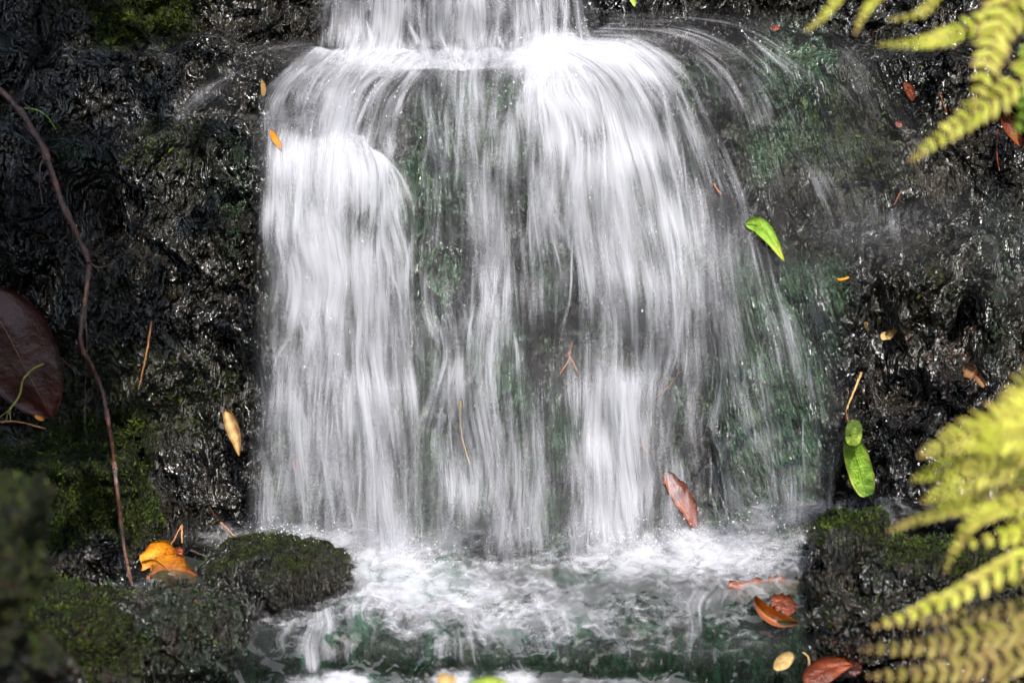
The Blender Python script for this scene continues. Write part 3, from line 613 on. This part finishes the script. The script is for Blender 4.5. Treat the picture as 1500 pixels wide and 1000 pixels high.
# ------------------------------------------------------------------ twigs, needles and leaves
def tube_np(P, rad, sides=8):
    P = np.asarray(P, float); n = len(P); T = np.gradient(P, axis=0); T /= np.linalg.norm(T, axis=1)[:, None]
    U = np.cross(T, [0, 1, .13]); U /= np.linalg.norm(U, axis=1)[:, None]; W = np.cross(T, U)
    a = np.arange(sides+1)/sides*2*math.pi; rad = np.broadcast_to(rad, (n,))
    V = P[:, None]+rad[:, None, None]*(np.cos(a)[None, :, None]*U[:, None]+np.sin(a)[None, :, None]*W[:, None])
    return V.reshape(-1, 3), grid_faces(n, sides+1)
def pts(poly, off=.01, y=None, n=None, wob=0.0, seed=0):
    poly = np.asarray(poly, float); n = n or max(8, len(poly)*8); q = catmull(poly, np.linspace(0, len(poly)-1, n)); t = np.linspace(0, 1, n)
    if wob: q = q+wob*np.stack([noise(t*9, 0, 0, seed), noise(t*9, 3, 0, seed)], -1)[:, :q.shape[1]] if q.shape[1] == 2 else q
    yy = (look(DF, q[:, 0], q[:, 1])-off) if y is None else np.full(n, y) if np.isscalar(y) else np.interp(t, np.linspace(0, 1, len(y)), y)
    if y is None and n > 6:
        for _ in range(3): yy[1:-1] = (yy[:-2]+yy[2:]+yy[1:-1])/3
    return np.stack(at(q[:, 0], q[:, 1], yy), -1)
def twig(name, label, cat, poly, r0, r1, mat, off=.008, y=None, knots=0, parent=None, group=None, wob=2.0, seed=0):
    P = pts(poly, off, y, None, wob, seed); n = len(P); rad = np.linspace(r0, r1, n)*(1+.18*noise(np.arange(n)*.8, 0, 0, seed))
    if knots: rad = rad*(1+.5*np.exp(-((np.arange(n) % knots)-knots/2)**2/1.2))
    V, Fc = tube_np(P, rad)
    if parent is not None: return mesh_np(name, V-np.array(parent.location), Fc, mat, parent)
    o = mesh_np(name, V, Fc, mat, loc=tuple(P[0])); return tag(o, label, cat, group)
def leaf(name, label, poly, wid, mat, off=.012, y=None, curl=.25, fold=.15, shape='ell', stem=None, stem_mat=None, tone=None, rib=True, group=None, seed=0, bend=0.0, holes=0, ribmat=None):
    n, m = 26, 11; poly = np.asarray(poly, float); t = np.linspace(0, 1, n); q = catmull(poly, t*(len(poly)-1))
    tg = np.gradient(q, axis=0); tg /= np.linalg.norm(tg, axis=1)[:, None]; nr = np.stack([-tg[:, 1], tg[:, 0]], -1)
    if shape == 'ell': w = np.sin(math.pi*np.clip(t, 0, 1)**1.05)**.75
    elif shape == 'lance': w = (np.sin(math.pi*t**.75))**.9
    elif shape == 'oblong': w = np.sin(math.pi*np.clip(t*.96+.02, 0, 1))**.42*(.82+.22*t)
    elif shape == 'blunt': w = np.clip(np.minimum(t*9, (1-t)*9), 0, 1)**.5
    else: w = np.sin(math.pi*np.clip(t*.9+.05, 0, 1))**.5*(1+.45*noise(t*7, 0, 0, seed))
    w = np.maximum(w, .02); s = np.linspace(-1, 1, m)
    PX = q[:, 0][:, None]+nr[:, 0][:, None]*s*w[:, None]*wid/2; PY = q[:, 1][:, None]+nr[:, 1][:, None]*s*w[:, None]*wid/2
    if shape == 'torn':
        e = (np.abs(s)**3)[None]*wid*.10; PX = PX+e*noise(t[:, None]*14, s[None]*2, 0, seed+2); PY = PY+e*noise(t[:, None]*14, s[None]*2, 4, seed+3)
    if y is None:
        yc = look(DF, q[:, 0], q[:, 1])-off; yc = np.polyval(np.polyfit(t, yc, 2), t)
    else: yc = np.full(n, y) if np.isscalar(y) else np.interp(t, np.linspace(0, 1, len(y)), y)
    wm = wid/1000
    yy = yc[:, None]+wm*(curl*(s**2)[None]*-1+fold*np.abs(s)[None]-bend*np.sin(math.pi*t)[:, None])+.05*wm*noise(t[:, None]*5, s[None]*2, 0, seed)
    x3, y3, z3 = at(PX, PY, yy); V = np.stack([x3, y3, z3], -1); base = V[0, m//2].copy()
    tn = np.broadcast_to(t[:, None]**3 if tone is None else tone(t[:, None], s[None]), (n, m))
    # two skins a fraction of a millimetre apart, closed round the edge
    back = V+np.array([0, .0005, 0]); F1 = grid_faces(n, m); VV_ = np.vstack([V.reshape(-1, 3), back.reshape(-1, 3)])
    ring = np.concatenate([np.arange(m), np.arange(1, n)*m+m-1, (n-1)*m+np.arange(m-2, -1, -1), np.arange(n-2, 0, -1)*m])
    rq = np.stack([ring, np.roll(ring, -1), np.roll(ring, -1)+n*m, ring+n*m], -1)
    Fa = np.vstack([F1, F1[:, ::-1]+n*m, rq]); tn = np.concatenate([tn.ravel()]*2)
    if not rib and stem is None:
        o = mesh_np(name, VV_, Fa, mat, attrs=dict(tone=tn), loc=tuple(base)); return tag(o, label, 'leaf', group)
    root = empty(name, tuple(base)); tag(root, label, 'leaf', group)
    mesh_np('blade', VV_-base, Fa, mat, root, attrs=dict(tone=tn))
    if rib:
        Pc = V[1:-1, m//2]+np.array([0, -.0006, 0]); a, f_ = tube_np(Pc, np.linspace(.0011, .0004, len(Pc))*min(1, wid/45), 6); mesh_np('midrib', a-base, f_, ribmat or mat, root, attrs=dict(tone=np.full(len(a), .3)))
    if stem is not None:
        Ps = pts(stem, off, None if y is None else (y if np.isscalar(y) else y[0]), 16); a, f_ = tube_np(Ps, .0011, 7); mesh_np('stalk', a-base, f_, stem_mat or M_tan, root)
    return root
# the long bare branch
br = twig('branch', 'long reddish brown bare branch hanging down the left side of the rock', 'branch', [(-60, 95), (0, 133), (38, 175), (66, 225), (92, 300), (118, 355), (131, 385)], .0046, .0038, M_bark, off=.05, knots=11, seed=1)
for nm, pl, r0, r1 in (('lower_stem', [(131, 383), (126, 430), (118, 495), (134, 535), (150, 575), (162, 640), (172, 720), (182, 800), (194, 858)], .0034, .0022),
                       ('side_twig', [(131, 385), (148, 392), (165, 388)], .0018, .0008), ('side_twig', [(126, 425), (127, 500), (124, 620)], .0012, .0007),
                       ('side_twig', [(66, 225), (58, 255), (62, 300)], .0014, .0005)):
    twig(nm, None, None, pl, r0, r1, M_bark, off=.05 if nm == 'side_twig' else .045, knots=9 if r0 > .003 else 0, parent=br, seed=len(pl))
NED = [([(222, 470), (214, 520), (203, 570)], .0016, 'pale brown twig standing upright between the branch and the fall', M_tan),
       ([(674, 588), (676, 635), (688, 680)], .0013, 'long pale pine needle lying in the middle of the falling water', M_lcream),
       ([(838, 500), (832, 528), (820, 548)], .0013, 'short russet needle in the curtain of water right of the middle', M_tan),
       ([(832, 515), (846, 545)], .001, 'thin russet needle crossing another one in the water curtain', M_tan),
       ([(995, 545), (980, 565), (960, 583)], .0009, 'thin russet needle slanting over the lower water curtain', M_tan),
       ([(1262, 545), (1250, 575), (1240, 600)], .0018, 'tan bent twig above the upright green leaf', M_lcream),
       ([(1240, 600), (1241, 612), (1246, 622)], .0014, 'short reddish twig touching the top of the upright green leaf', M_tan),
       ([(1376, 138), (1386, 165)], .0016, 'orange needle beside the upper right fern', M_tan),
       ([(1462, 190), (1460, 225), (1464, 250)], .0014, 'red needle hanging under the upper right fern', M_lred),
       ([(1320, 280), (1310, 300)], .0012, 'short tan needle on the right wall', M_tan),
       ([(322, 765), (333, 775), (346, 787)], .0017, 'short brown twig in the foam above the mossy boulder', M_tan),
       ([(306, 742), (322, 765)], .0014, 'dark thin twig leading down to the boulder foam', M_bark),
       ([(245, 806), (256, 788), (266, 768)], .0013, 'orange needle above the orange leaf', M_tan),
       ([(266, 768), (267, 795)], .0018, 'upright orange needle above the orange leaf', M_tan),
       ([(278, 805), (298, 813), (312, 820)], .0010, 'thin dark twig between the orange leaf and the boulder', M_bark),
       ([(206, 976), (245, 950), (284, 927)], .0016, 'grey straight twig over the dark green rock', M_ystem),
       ([(123, 923), (126, 955), (129, 988)], .0017, 'upright pale needle in the bottom left moss', M_tan),
       ([(135, 950), (142, 972), (158, 992)], .0014, 'curved orange needle in the bottom left moss', M_tan),
       ([(95, 990), (125, 987), (158, 990)], .0016, 'flat lying red twig at the bottom left', M_tan),
       ([(178, 845), (160, 880), (138, 930), (134, 960)], .0018, 'dark red forked twig under the branch end', M_bark),
       ([(0, 617), (30, 618), (66, 628)], .0016, 'reddish twig lying under the dark red leaf', M_tan),
       ([(86, 522), (95, 530), (107, 541)], .0012, 'small red needle right of the dark red leaf', M_lred),
       ([(1228, 410), (1236, 409), (1243, 406)], .0022, 'tiny orange chip on the green rock face', M_lorange),
       ([(1268, 474), (1269, 482)], .0026, 'tiny yellow chip at the edge of the green rock face', M_lcream),
       ([(935, 650), (950, 662)], .0011, 'tiny russet needle above the orange submerged leaf', M_tan),
       ([(1045, 270), (1056, 285)], .0016, 'small russet chip at the right side of the water curtain', M_tan)]
for i, (pl, r, lb, m) in enumerate(NED):
    yy = -.44 if pl[0][1] > 900 and pl[0][0] < 200 else None
    twig('needle' if 'needle' in lb else ('chip' if 'chip' in lb else 'twig'), lb, 'needle' if 'needle' in lb else ('bark chip' if 'chip' in lb else 'twig'), pl, r, r*.6, m, off=.02 if 580 < pl[0][0] < 1100 else .013, y=-.42 if yy else (-.37 if pl[0] == (206, 976) else (-.3 if pl[0] == (178, 845) else None)), seed=i, wob=1.0)
sf = [(20, 570), (14, 590)]
yt = lambda t, s: ss(.6, 1, t)+0*s
leaf('leaf', 'bright green pointed leaf stuck to the water curtain at the upper right', [(1092, 328), (1112, 330), (1130, 350), (1149, 383)], 24, M_lgreen, off=.022, shape='lance', tone=yt, seed=1)
root = leaf('leaf', 'broad upright green leaf with yellow edge hanging at the lower right of the fall', [(1246, 636), (1252, 660), (1262, 695), (1271, 726)], 40, M_lgreen, off=.030, shape='oblong', curl=.08, fold=.1, tone=lambda t, s: ss(.8, 1, np.abs(s))*.9+0*t, seed=2)
leaf('leaf', 'small olive leaf overlapping the top of the broad upright green leaf', [(1253, 615), (1251, 630), (1249, 652)], 27, M_lgreen, off=.038, curl=.05, fold=.1, shape='oblong', tone=lambda t, s: .35+0*t*s, seed=3, rib=False)
leaf('leaf', 'bright orange leaf with scalloped edge lying in foam at the lower left', [(206, 822), (225, 818), (245, 832), (268, 850), (284, 858)], 52, M_lorange, off=.05, shape='torn', tone=lambda t, s: ss(.2, .62, t+.3*s)*.9, seed=4, curl=.15, y=[-.30, -.30, -.29, -.28, -.28])
leaf('leaf', 'small red leaf tip behind the bright orange leaf', [(246, 812), (258, 808), (268, 806)], 15, M_lred, off=.04, y=-.27, rib=False, seed=5, shape='torn')
leaf('leaf', 'curved peach coloured narrow leaf right of the algae rock', [(284, 880), (296, 893), (304, 912), (308, 932)], 10, M_lcream, off=.03, y=-.40, tone=lambda t, s: .25+0*t*s, curl=.8, seed=6, rib=False)
leaf('leaf', 'golden brown rolled leaf hanging at the left edge of the curtain', [(330, 598), (338, 620), (346, 645), (350, 668)], 20, M_lcream, off=.02, shape='lance', tone=lambda t, s: np.clip(.35+ss(.0, .8, np.abs(s-.2))*.6+.2*np.sin(t*30), 0, 1), curl=.5, seed=7, rib=False)
leaf('leaf', 'small golden leaf at the upper left edge of the fall', [(396, 190), (403, 203), (413, 219)], 10, M_lorange, off=.02, seed=8, rib=False)
leaf('leaf', 'thin tan leaf behind the upper left water edge', [(383, 115), (386, 130), (385, 142)], 8, M_lcream, off=.012, seed=9, rib=False)
leaf('leaf', 'vivid orange red leaf half hidden by water at the foot of the fall', [(974, 692), (985, 706), (1002, 732), (1014, 756), (1017, 772)], 24, M_lred, off=.012, shape='torn', curl=.5, tone=lambda t, s: .75-.4*t+0*s, seed=10)
leaf('leaf', 'blurred red leaf deep inside the left column of water', [(432, 664), (436, 690)], 16, M_lred, off=.012, seed=11, rib=False)
leaf('leaf', 'large salmon brown leaf under water left of the square topped rock', [(1066, 858), (1110, 866), (1150, 864), (1198, 858)], 40, M_lred, y=-.285, shape='torn', curl=.1, tone=lambda t, s: .6+0*t*s, seed=12)
leaf('leaf', 'curled orange rimmed leaf floating below the salmon brown leaf', [(1106, 872), (1118, 893), (1142, 908), (1170, 912)], 22, M_lorange, y=-.35, shape='ell', tone=lambda t, s: ss(-.2, .6, s)+0*t, curl=.9, seed=13)
leaf('leaf', 'dark russet leaf between the curled leaf and the square topped rock', [(1130, 878), (1150, 884), (1160, 898)], 26, M_lred, y=-.345, shape='torn', tone=lambda t, s: .1+0*t*s, seed=14, rib=False)
leaf('leaf', 'cream coloured pointed leaf at the bottom right of the pool', [(1134, 980), (1148, 968), (1162, 956)], 22, M_lcream, y=-.45, shape='ell', tone=lambda t, s: .1+0*t*s, seed=15)
leaf('leaf', 'russet brown leaf with long stalk at the bottom right corner of the pool', [(1178, 1000), (1200, 985), (1225, 975), (1250, 972)], 38, M_lred, y=-.45, shape='lance', stem=[(1186, 978), (1184, 962), (1176, 955)], stem_mat=M_lcream, seed=16)
leaf('leaf', 'dark maroon leaf right of the russet stalked leaf', [(1228, 965), (1245, 975), (1262, 980)], 28, M_ldark, y=-.44, shape='torn', seed=17, rib=False)
leaf('leaf', 'large glossy dark red leaf with pale midrib at the left edge', [(-40, 420), (0, 470), (40, 545), (76, 612)], 118, M_ldark, y=[-.20, -.20, -.20, -.19], shape='ell', tone=lambda t, s: ss(.7, 1, t)+0*s, curl=.12, fold=.16, seed=18, ribmat=M_fstem)
leaf('leaf', 'glossy red brown leaf hanging under the upper right fern', [(1474, 165), (1482, 185), (1496, 215)], 26, M_lred, off=.04, seed=19, shape='lance', curl=.6)
leaf('leaf', 'small bright red leaf on the wall left of the upper fern', [(1324, 120), (1332, 130), (1338, 148)], 14, M_lred, off=.012, seed=20, rib=False)
leaf('leaf', 'tiny red leaf on the ledge at the top right', [(1128, 40), (1142, 41)], 10, M_lred, off=.012, seed=21, rib=False)
leaf('leaf', 'tiny dull red leaf on the right wall below the small bright red leaf', [(1311, 180), (1322, 184)], 9, M_lred, off=.012, seed=22, rib=False)
leaf('leaf', 'crumpled rust coloured leaf upper of two on the right wall', [(1412, 535), (1422, 545), (1428, 552)], 17, M_fstem, off=.02, shape='torn', seed=23, rib=False, curl=.8)
leaf('leaf', 'crumpled rust coloured leaf lower of two on the right wall', [(1428, 548), (1436, 556), (1442, 566)], 13, M_fstem, off=.02, shape='torn', seed=24, rib=False, curl=.8)
leaf('leaf', 'brown leaf scrap in the dark gap right of the green rock face', [(1290, 490), (1300, 492), (1312, 482)], 12, M_lcream, off=.02, shape='torn', seed=25, rib=False)
leaf('leaf', 'green leaf tip hanging into view at the top right of the burst', [(922, -16), (926, -2), (930, 10)], 8, M_lgreen, off=.02, seed=26, rib=False)
leaf('leaf', 'blurred pale yellow leaf tip rising at the bottom edge', [(648, 1030), (652, 1005), (657, 986)], 26, M_lcream, y=-.75, shape='blunt', seed=27, tone=lambda t, s: 0*t*s, rib=False)
leaf('leaf', 'blurred green and yellow leaf lying along the bottom edge', [(680, 1006), (715, 998), (750, 1004)], 16, M_lgreen, y=-.75, seed=28, tone=lambda t, s: t*.8+0*s, rib=False)
leaf('leaf', 'tiny orange leaf scrap beside the dark red leaf tip', [(50, 608), (58, 612), (66, 614)], 7, M_lorange, y=-.21, seed=29, rib=False)
leaf('leaf', 'small orange leaf scrap above the lower right fern tip', [(1376, 856), (1382, 851), (1388, 848)], 6, M_lred, y=-.36, seed=30, rib=False)
st = twig('stalk', 'thin forked yellow stalk crossing the dark red leaf', 'stalk', [(64, 533), (48, 541), (34, 556), (28, 580), (14, 600)], .0016, .0015, M_ystem, y=-.245, wob=0)
for pl in ([(14, 600), (6, 606), (-6, 614)], [(14, 600), (10, 610), (8, 618)], [(14, 600), (15, 608), (16, 617)]): twig('fork', None, None, pl, .0010, .0006, M_ystem, y=-.245, parent=st, wob=0)
g1 = twig('grass_blade', 'thin green grass blade curving beside the top of the branch', 'grass', [(36, 158), (56, 162), (70, 172), (82, 190)], .0011, .0005, M_lgreen, y=-.22, wob=0)
# ------------------------------------------------------------------ ferns
def pinna_np(poly, y, wid, dens=1.0, drop=0.0, seed=0, lean=.5, tip=.9, br=.0):
    """one pinna of a frond: pinnules both sides of a midrib; poly from stalk to tip"""
    r = np.random.default_rng(seed); poly = np.asarray(poly, float)
    L = np.hypot(*np.diff(poly, axis=0).T).sum(); n = max(8, int(L/13.5*dens)); t = (np.arange(n)+.5)/n
    q = catmull(poly, t*(len(poly)-1)); tg = np.gradient(q, axis=0); tg /= np.linalg.norm(tg, axis=1)[:, None]; nr = np.stack([-tg[:, 1], tg[:, 0]], -1)
    yc = np.interp(t, np.linspace(0, 1, len(y)), y); sc = (CAM[1]-yc.mean())/(CAM[1])                  # pixels to metres factor
    VV_, FF, TT = [], [], []; k = 0
    prof = (1-t**1.6)**.9*np.minimum(1, .55+t*3)
    for i in range(n):
        for sd_ in (-1, 1):
            ln = wid/2*prof[i]*r.uniform(.88, 1.08)+1.5; w_ = 13.2/dens*.33*min(1, .45+prof[i])
            d = nr[i]*sd_*(1-.2*lean)+tg[i]*(lean+r.normal(0, .14)); d = d/np.hypot(*d); d = d+np.array([0, drop]); d = d/np.hypot(*d); pn = np.array([-d[1], d[0]])
            a = np.linspace(0, 1, 6); ww = w_*np.sin(math.pi*np.clip(a*.80+.2, 0, 1))**.6*(1+.14*np.cos(a*17)); ww[-1] = .4
            tw = r.normal(0, .25); cols = []
            cen = q[i]+d*ln*a[:, None]+pn*(a**2)[:, None]*ln*.12*(-sd_)
            for s_ in (-1, 0, 1):
                pxy = cen+pn*(ww*s_)[:, None]
                yy = yc[i]+sc*.001*(-ln*.22*a**2*(1 if drop else .6)+abs(s_)*ww*.35+s_*ww*tw)+r.normal(0, .0006)
                cols.append(np.stack(at(pxy[:, 0], pxy[:, 1], yy), -1))
            V = np.stack(cols, 1).reshape(-1, 3); VV_.append(V); FF.append(grid_faces(6, 3)+k); k += len(V)
            TT.append(np.repeat(np.clip(br+.16*math.sin(seed*2.3)+.75*a**5*tip+.6*max(0, t[i]-.88)/.12+r.normal(0, .08), 0, 1), 3))
    P = np.stack(at(q[:, 0], q[:, 1], yc+.0008), -1); a, f_ = tube_np(P, np.linspace(.0011, .0004, n)*sc, 6)
    return np.vstack(VV_), np.vstack(FF), np.concatenate(TT), a, f_
def frond(fern, rachis, ry, pinnae, mat, br=.0):
    base = np.array(fern.location); P = pts(rachis, 0, ry, 30); a, f_ = tube_np(P, np.linspace(.0022, .0012, 30), 8)
    fr = mesh_np('frond', a-base, f_, M_fstem, fern)
    for i, (pl, y, w_, kw) in enumerate(pinnae):
        kw = dict(kw); kw.setdefault('br', 0); kw['br'] += br; V, Fc, T, a, f_ = pinna_np(pl, y, w_, seed=abs(int(pl[0][1]))+i*7+int(w_), **kw)
        mesh_np('pinna', np.vstack([V, a])-base, np.vstack([Fc, f_+len(V)]), mat, fr, attrs=dict(tone=np.concatenate([T, np.full(len(a), 1.0)])))
    return fr
fb = empty('fern', A(1800, 1250, -.98)); tag(fb, 'yellow green fern with brown tips reaching in from the lower right edge', 'fern')
D = dict(dens=1.25, br=.0)
frond(fb, [(1700, 1200), (1620, 900), (1560, 700), (1520, 560), (1500, 520)], [-1.0, -.98, -.95, -.93], [
    ([(1540, 560), (1500, 568), (1460, 600)], [-.95, -.97], 80, D), ([(1560, 640), (1500, 655), (1400, 690)], [-.97, -.99], 110, D), ([(1560, 600), (1500, 620), (1400, 640)], [-.96, -.98], 90, D), ([(1570, 720), (1520, 740), (1470, 790)], [-.95, -.96], 90, D), ([(1545, 590), (1450, 622), (1345, 668)], [-.95, -.98, -1.0], 104, D),
    ([(1550, 620), (1450, 660), (1335, 702)], [-.93, -.95, -.97], 96, D), ([(1555, 660), (1450, 690), (1350, 735)], [-.96, -.98, -1.0], 86, D),
    ([(1560, 640), (1480, 640), (1410, 655)], [-.99, -1.01, -1.02], 92, D), ([(1560, 600), (1500, 600), (1430, 628)], [-.99, -1.01, -1.02], 92, D),
    ([(1565, 700), (1450, 728), (1380, 748), (1300, 778)], [-.95, -.96, -.97], 52, D), ([(1570, 735), (1480, 740), (1420, 770), (1384, 838)], [-.95, -.97, -.96], 48, D),
    ([(1575, 700), (1520, 710), (1440, 760)], [-.92, -.93, -.94], 80, D)], M_fern)
frond(fb, [(1720, 1230), (1640, 1000), (1590, 850), (1560, 740)], [-1.0, -.96, -.92], [
    ([(1590, 770), (1500, 810), (1420, 858), (1345, 892), (1278, 918)], [-.98, -1.0, -1.02], 74, dict(drop=.55, dens=.62, tip=1.)),
    ([(1580, 730), (1530, 770), (1470, 785), (1400, 800)], [-.97, -.98], 60, dict(drop=.4, dens=.7)),
    ([(1580, 700), (1545, 760), (1520, 830), (1505, 900)], [-.94, -.95], 80, dict(dens=.7)),
    ([(1600, 820), (1520, 830), (1440, 868)], [-.93, -.95], 70, dict(drop=.8, dens=.6))], M_fern, .12)
frond(fb, [(1740, 1240), (1680, 1080), (1600, 950)], [-1.0, -.96, -.92], [
    ([(1600, 880), (1500, 888), (1400, 905), (1292, 916)], [-.90, -.92, -.94], 46, dict(tip=1)), ([(1610, 930), (1480, 925), (1360, 945), (1258, 952)], [-.94, -.96, -.98], 78, dict(dens=.7)),
    ([(1610, 985), (1480, 968), (1370, 985), (1268, 990)], [-.96, -.98, -1.0], 80, dict(dens=.7)), ([(1610, 900), (1520, 910), (1430, 935)], [-.9, -.92], 70, dict(dens=.7)),
    ([(1610, 1030), (1480, 1025), (1360, 1030), (1280, 1040)], [-.98, -1.0, -1.02], 80, dict(dens=.7)), ([(1600, 960), (1530, 960), (1450, 1000)], [-.88, -.9], 70, dict(dens=.7))], M_fernb, .25)
fa = empty('fern', A(1800, -260, -.9)); tag(fa, 'bright green fern hanging into the upper right corner', 'fern')
frond(fa, [(1780, -240), (1640, -110), (1540, -40), (1470, -40)], [-.9, -.88, -.86], [
    ([(1490, 10), (1400, 48), (1350, 62), (1284, 66)], [-.86, -.87], 44, D), ([(1500, -60), (1468, 20), (1448, 90), (1425, 165)], [-.88, -.90], 92, dict(dens=.8)),
    ([(1570, 60), (1480, 130), (1400, 185), (1332, 236)], [-.86, -.88, -.9], 72, dict(dens=.85)), ([(1400, -60), (1380, -20), (1350, 18), (1300, 30)], [-.86, -.87], 30, D),
    ([(1290, -80), (1240, -20), (1210, 20), (1180, 46)], [-.86, -.87], 26, D), ([(1380, -70), (1310, -25), (1272, 10), (1253, 50)], [-.86, -.87], 30, D),
    ([(1560, -20), (1500, 20), (1450, 50)], [-.84, -.85], 80, dict(dens=.8))], M_fern)
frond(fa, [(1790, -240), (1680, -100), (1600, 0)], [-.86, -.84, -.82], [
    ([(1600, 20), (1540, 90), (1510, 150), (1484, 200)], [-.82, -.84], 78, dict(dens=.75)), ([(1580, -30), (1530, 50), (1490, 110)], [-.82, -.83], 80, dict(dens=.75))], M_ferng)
# ------------------------------------------------------------------ unseen leaf screen added to shade the left bank (above the picture)
tr_o = empty('shade_tree', (-1.9, -2.0, -.45)); tag(tr_o, 'leafy shade screen added out of view over the left bank', 'shade_tree')
P = catmull(np.array([(0, 0, 0), (.1, .0, 1.0), (.3, .05, 2.0), (.6, .1, 2.5), (.9, .15, 2.8), (1.15, .2, 2.95)]), np.linspace(0, 5, 40))
a, f_ = tube_np(P, np.linspace(.11, .015, 40), 12); M_trunk = leaf_material('shade_tree_bark', (.06, .045, .03), (.03, .022, .016), None, .8, 0.0)
mesh_np('shade_trunk', a, f_, M_trunk, tr_o)
cl = []
SD = np.array(sd)
for (tx, tz, ty, rx, rz, n) in ((-.82, .66, 0, .26, .30, 860), (-.82, .22, -.1, .25, .26, 720)):  # added leaf clusters, set sunward of the wall spots they shade
    c = rng.normal(0, .5, (n, 3))*np.array([rx, .25, rz])+np.array([tx, ty, tz])
    cl.append(c+SD*(2.6+rng.uniform(-.25, .25, n))[:, None])
c = np.vstack(cl)-np.array(tr_o.location); n = len(c)
d1 = rng.normal(size=(n, 3)); d1 /= np.linalg.norm(d1, axis=1)[:, None]; d2 = np.cross(d1, rng.normal(size=(n, 3))); d2 /= np.linalg.norm(d2, axis=1)[:, None]
Ls = rng.uniform(.03, .055, n)[:, None]
v = np.stack([c-d1*Ls, c-d1*Ls*.3+d2*Ls*.5, c+d1*Ls*.35+d2*Ls*.45, c+d1*Ls, c+d1*Ls*.35-d2*Ls*.45, c-d1*Ls*.3-d2*Ls*.5], 1).reshape(-1, 3); k = np.arange(n)[:, None]*6
o = mesh_np('shade_crown', v, np.vstack([k+np.array([0, 1, 2, 3]), k+np.array([0, 3, 4, 5])]), leaf_material('shade_tree_leaf', (.05, .09, .015), (.08, .12, .02), None, .5, .3), tr_o, smooth=False)
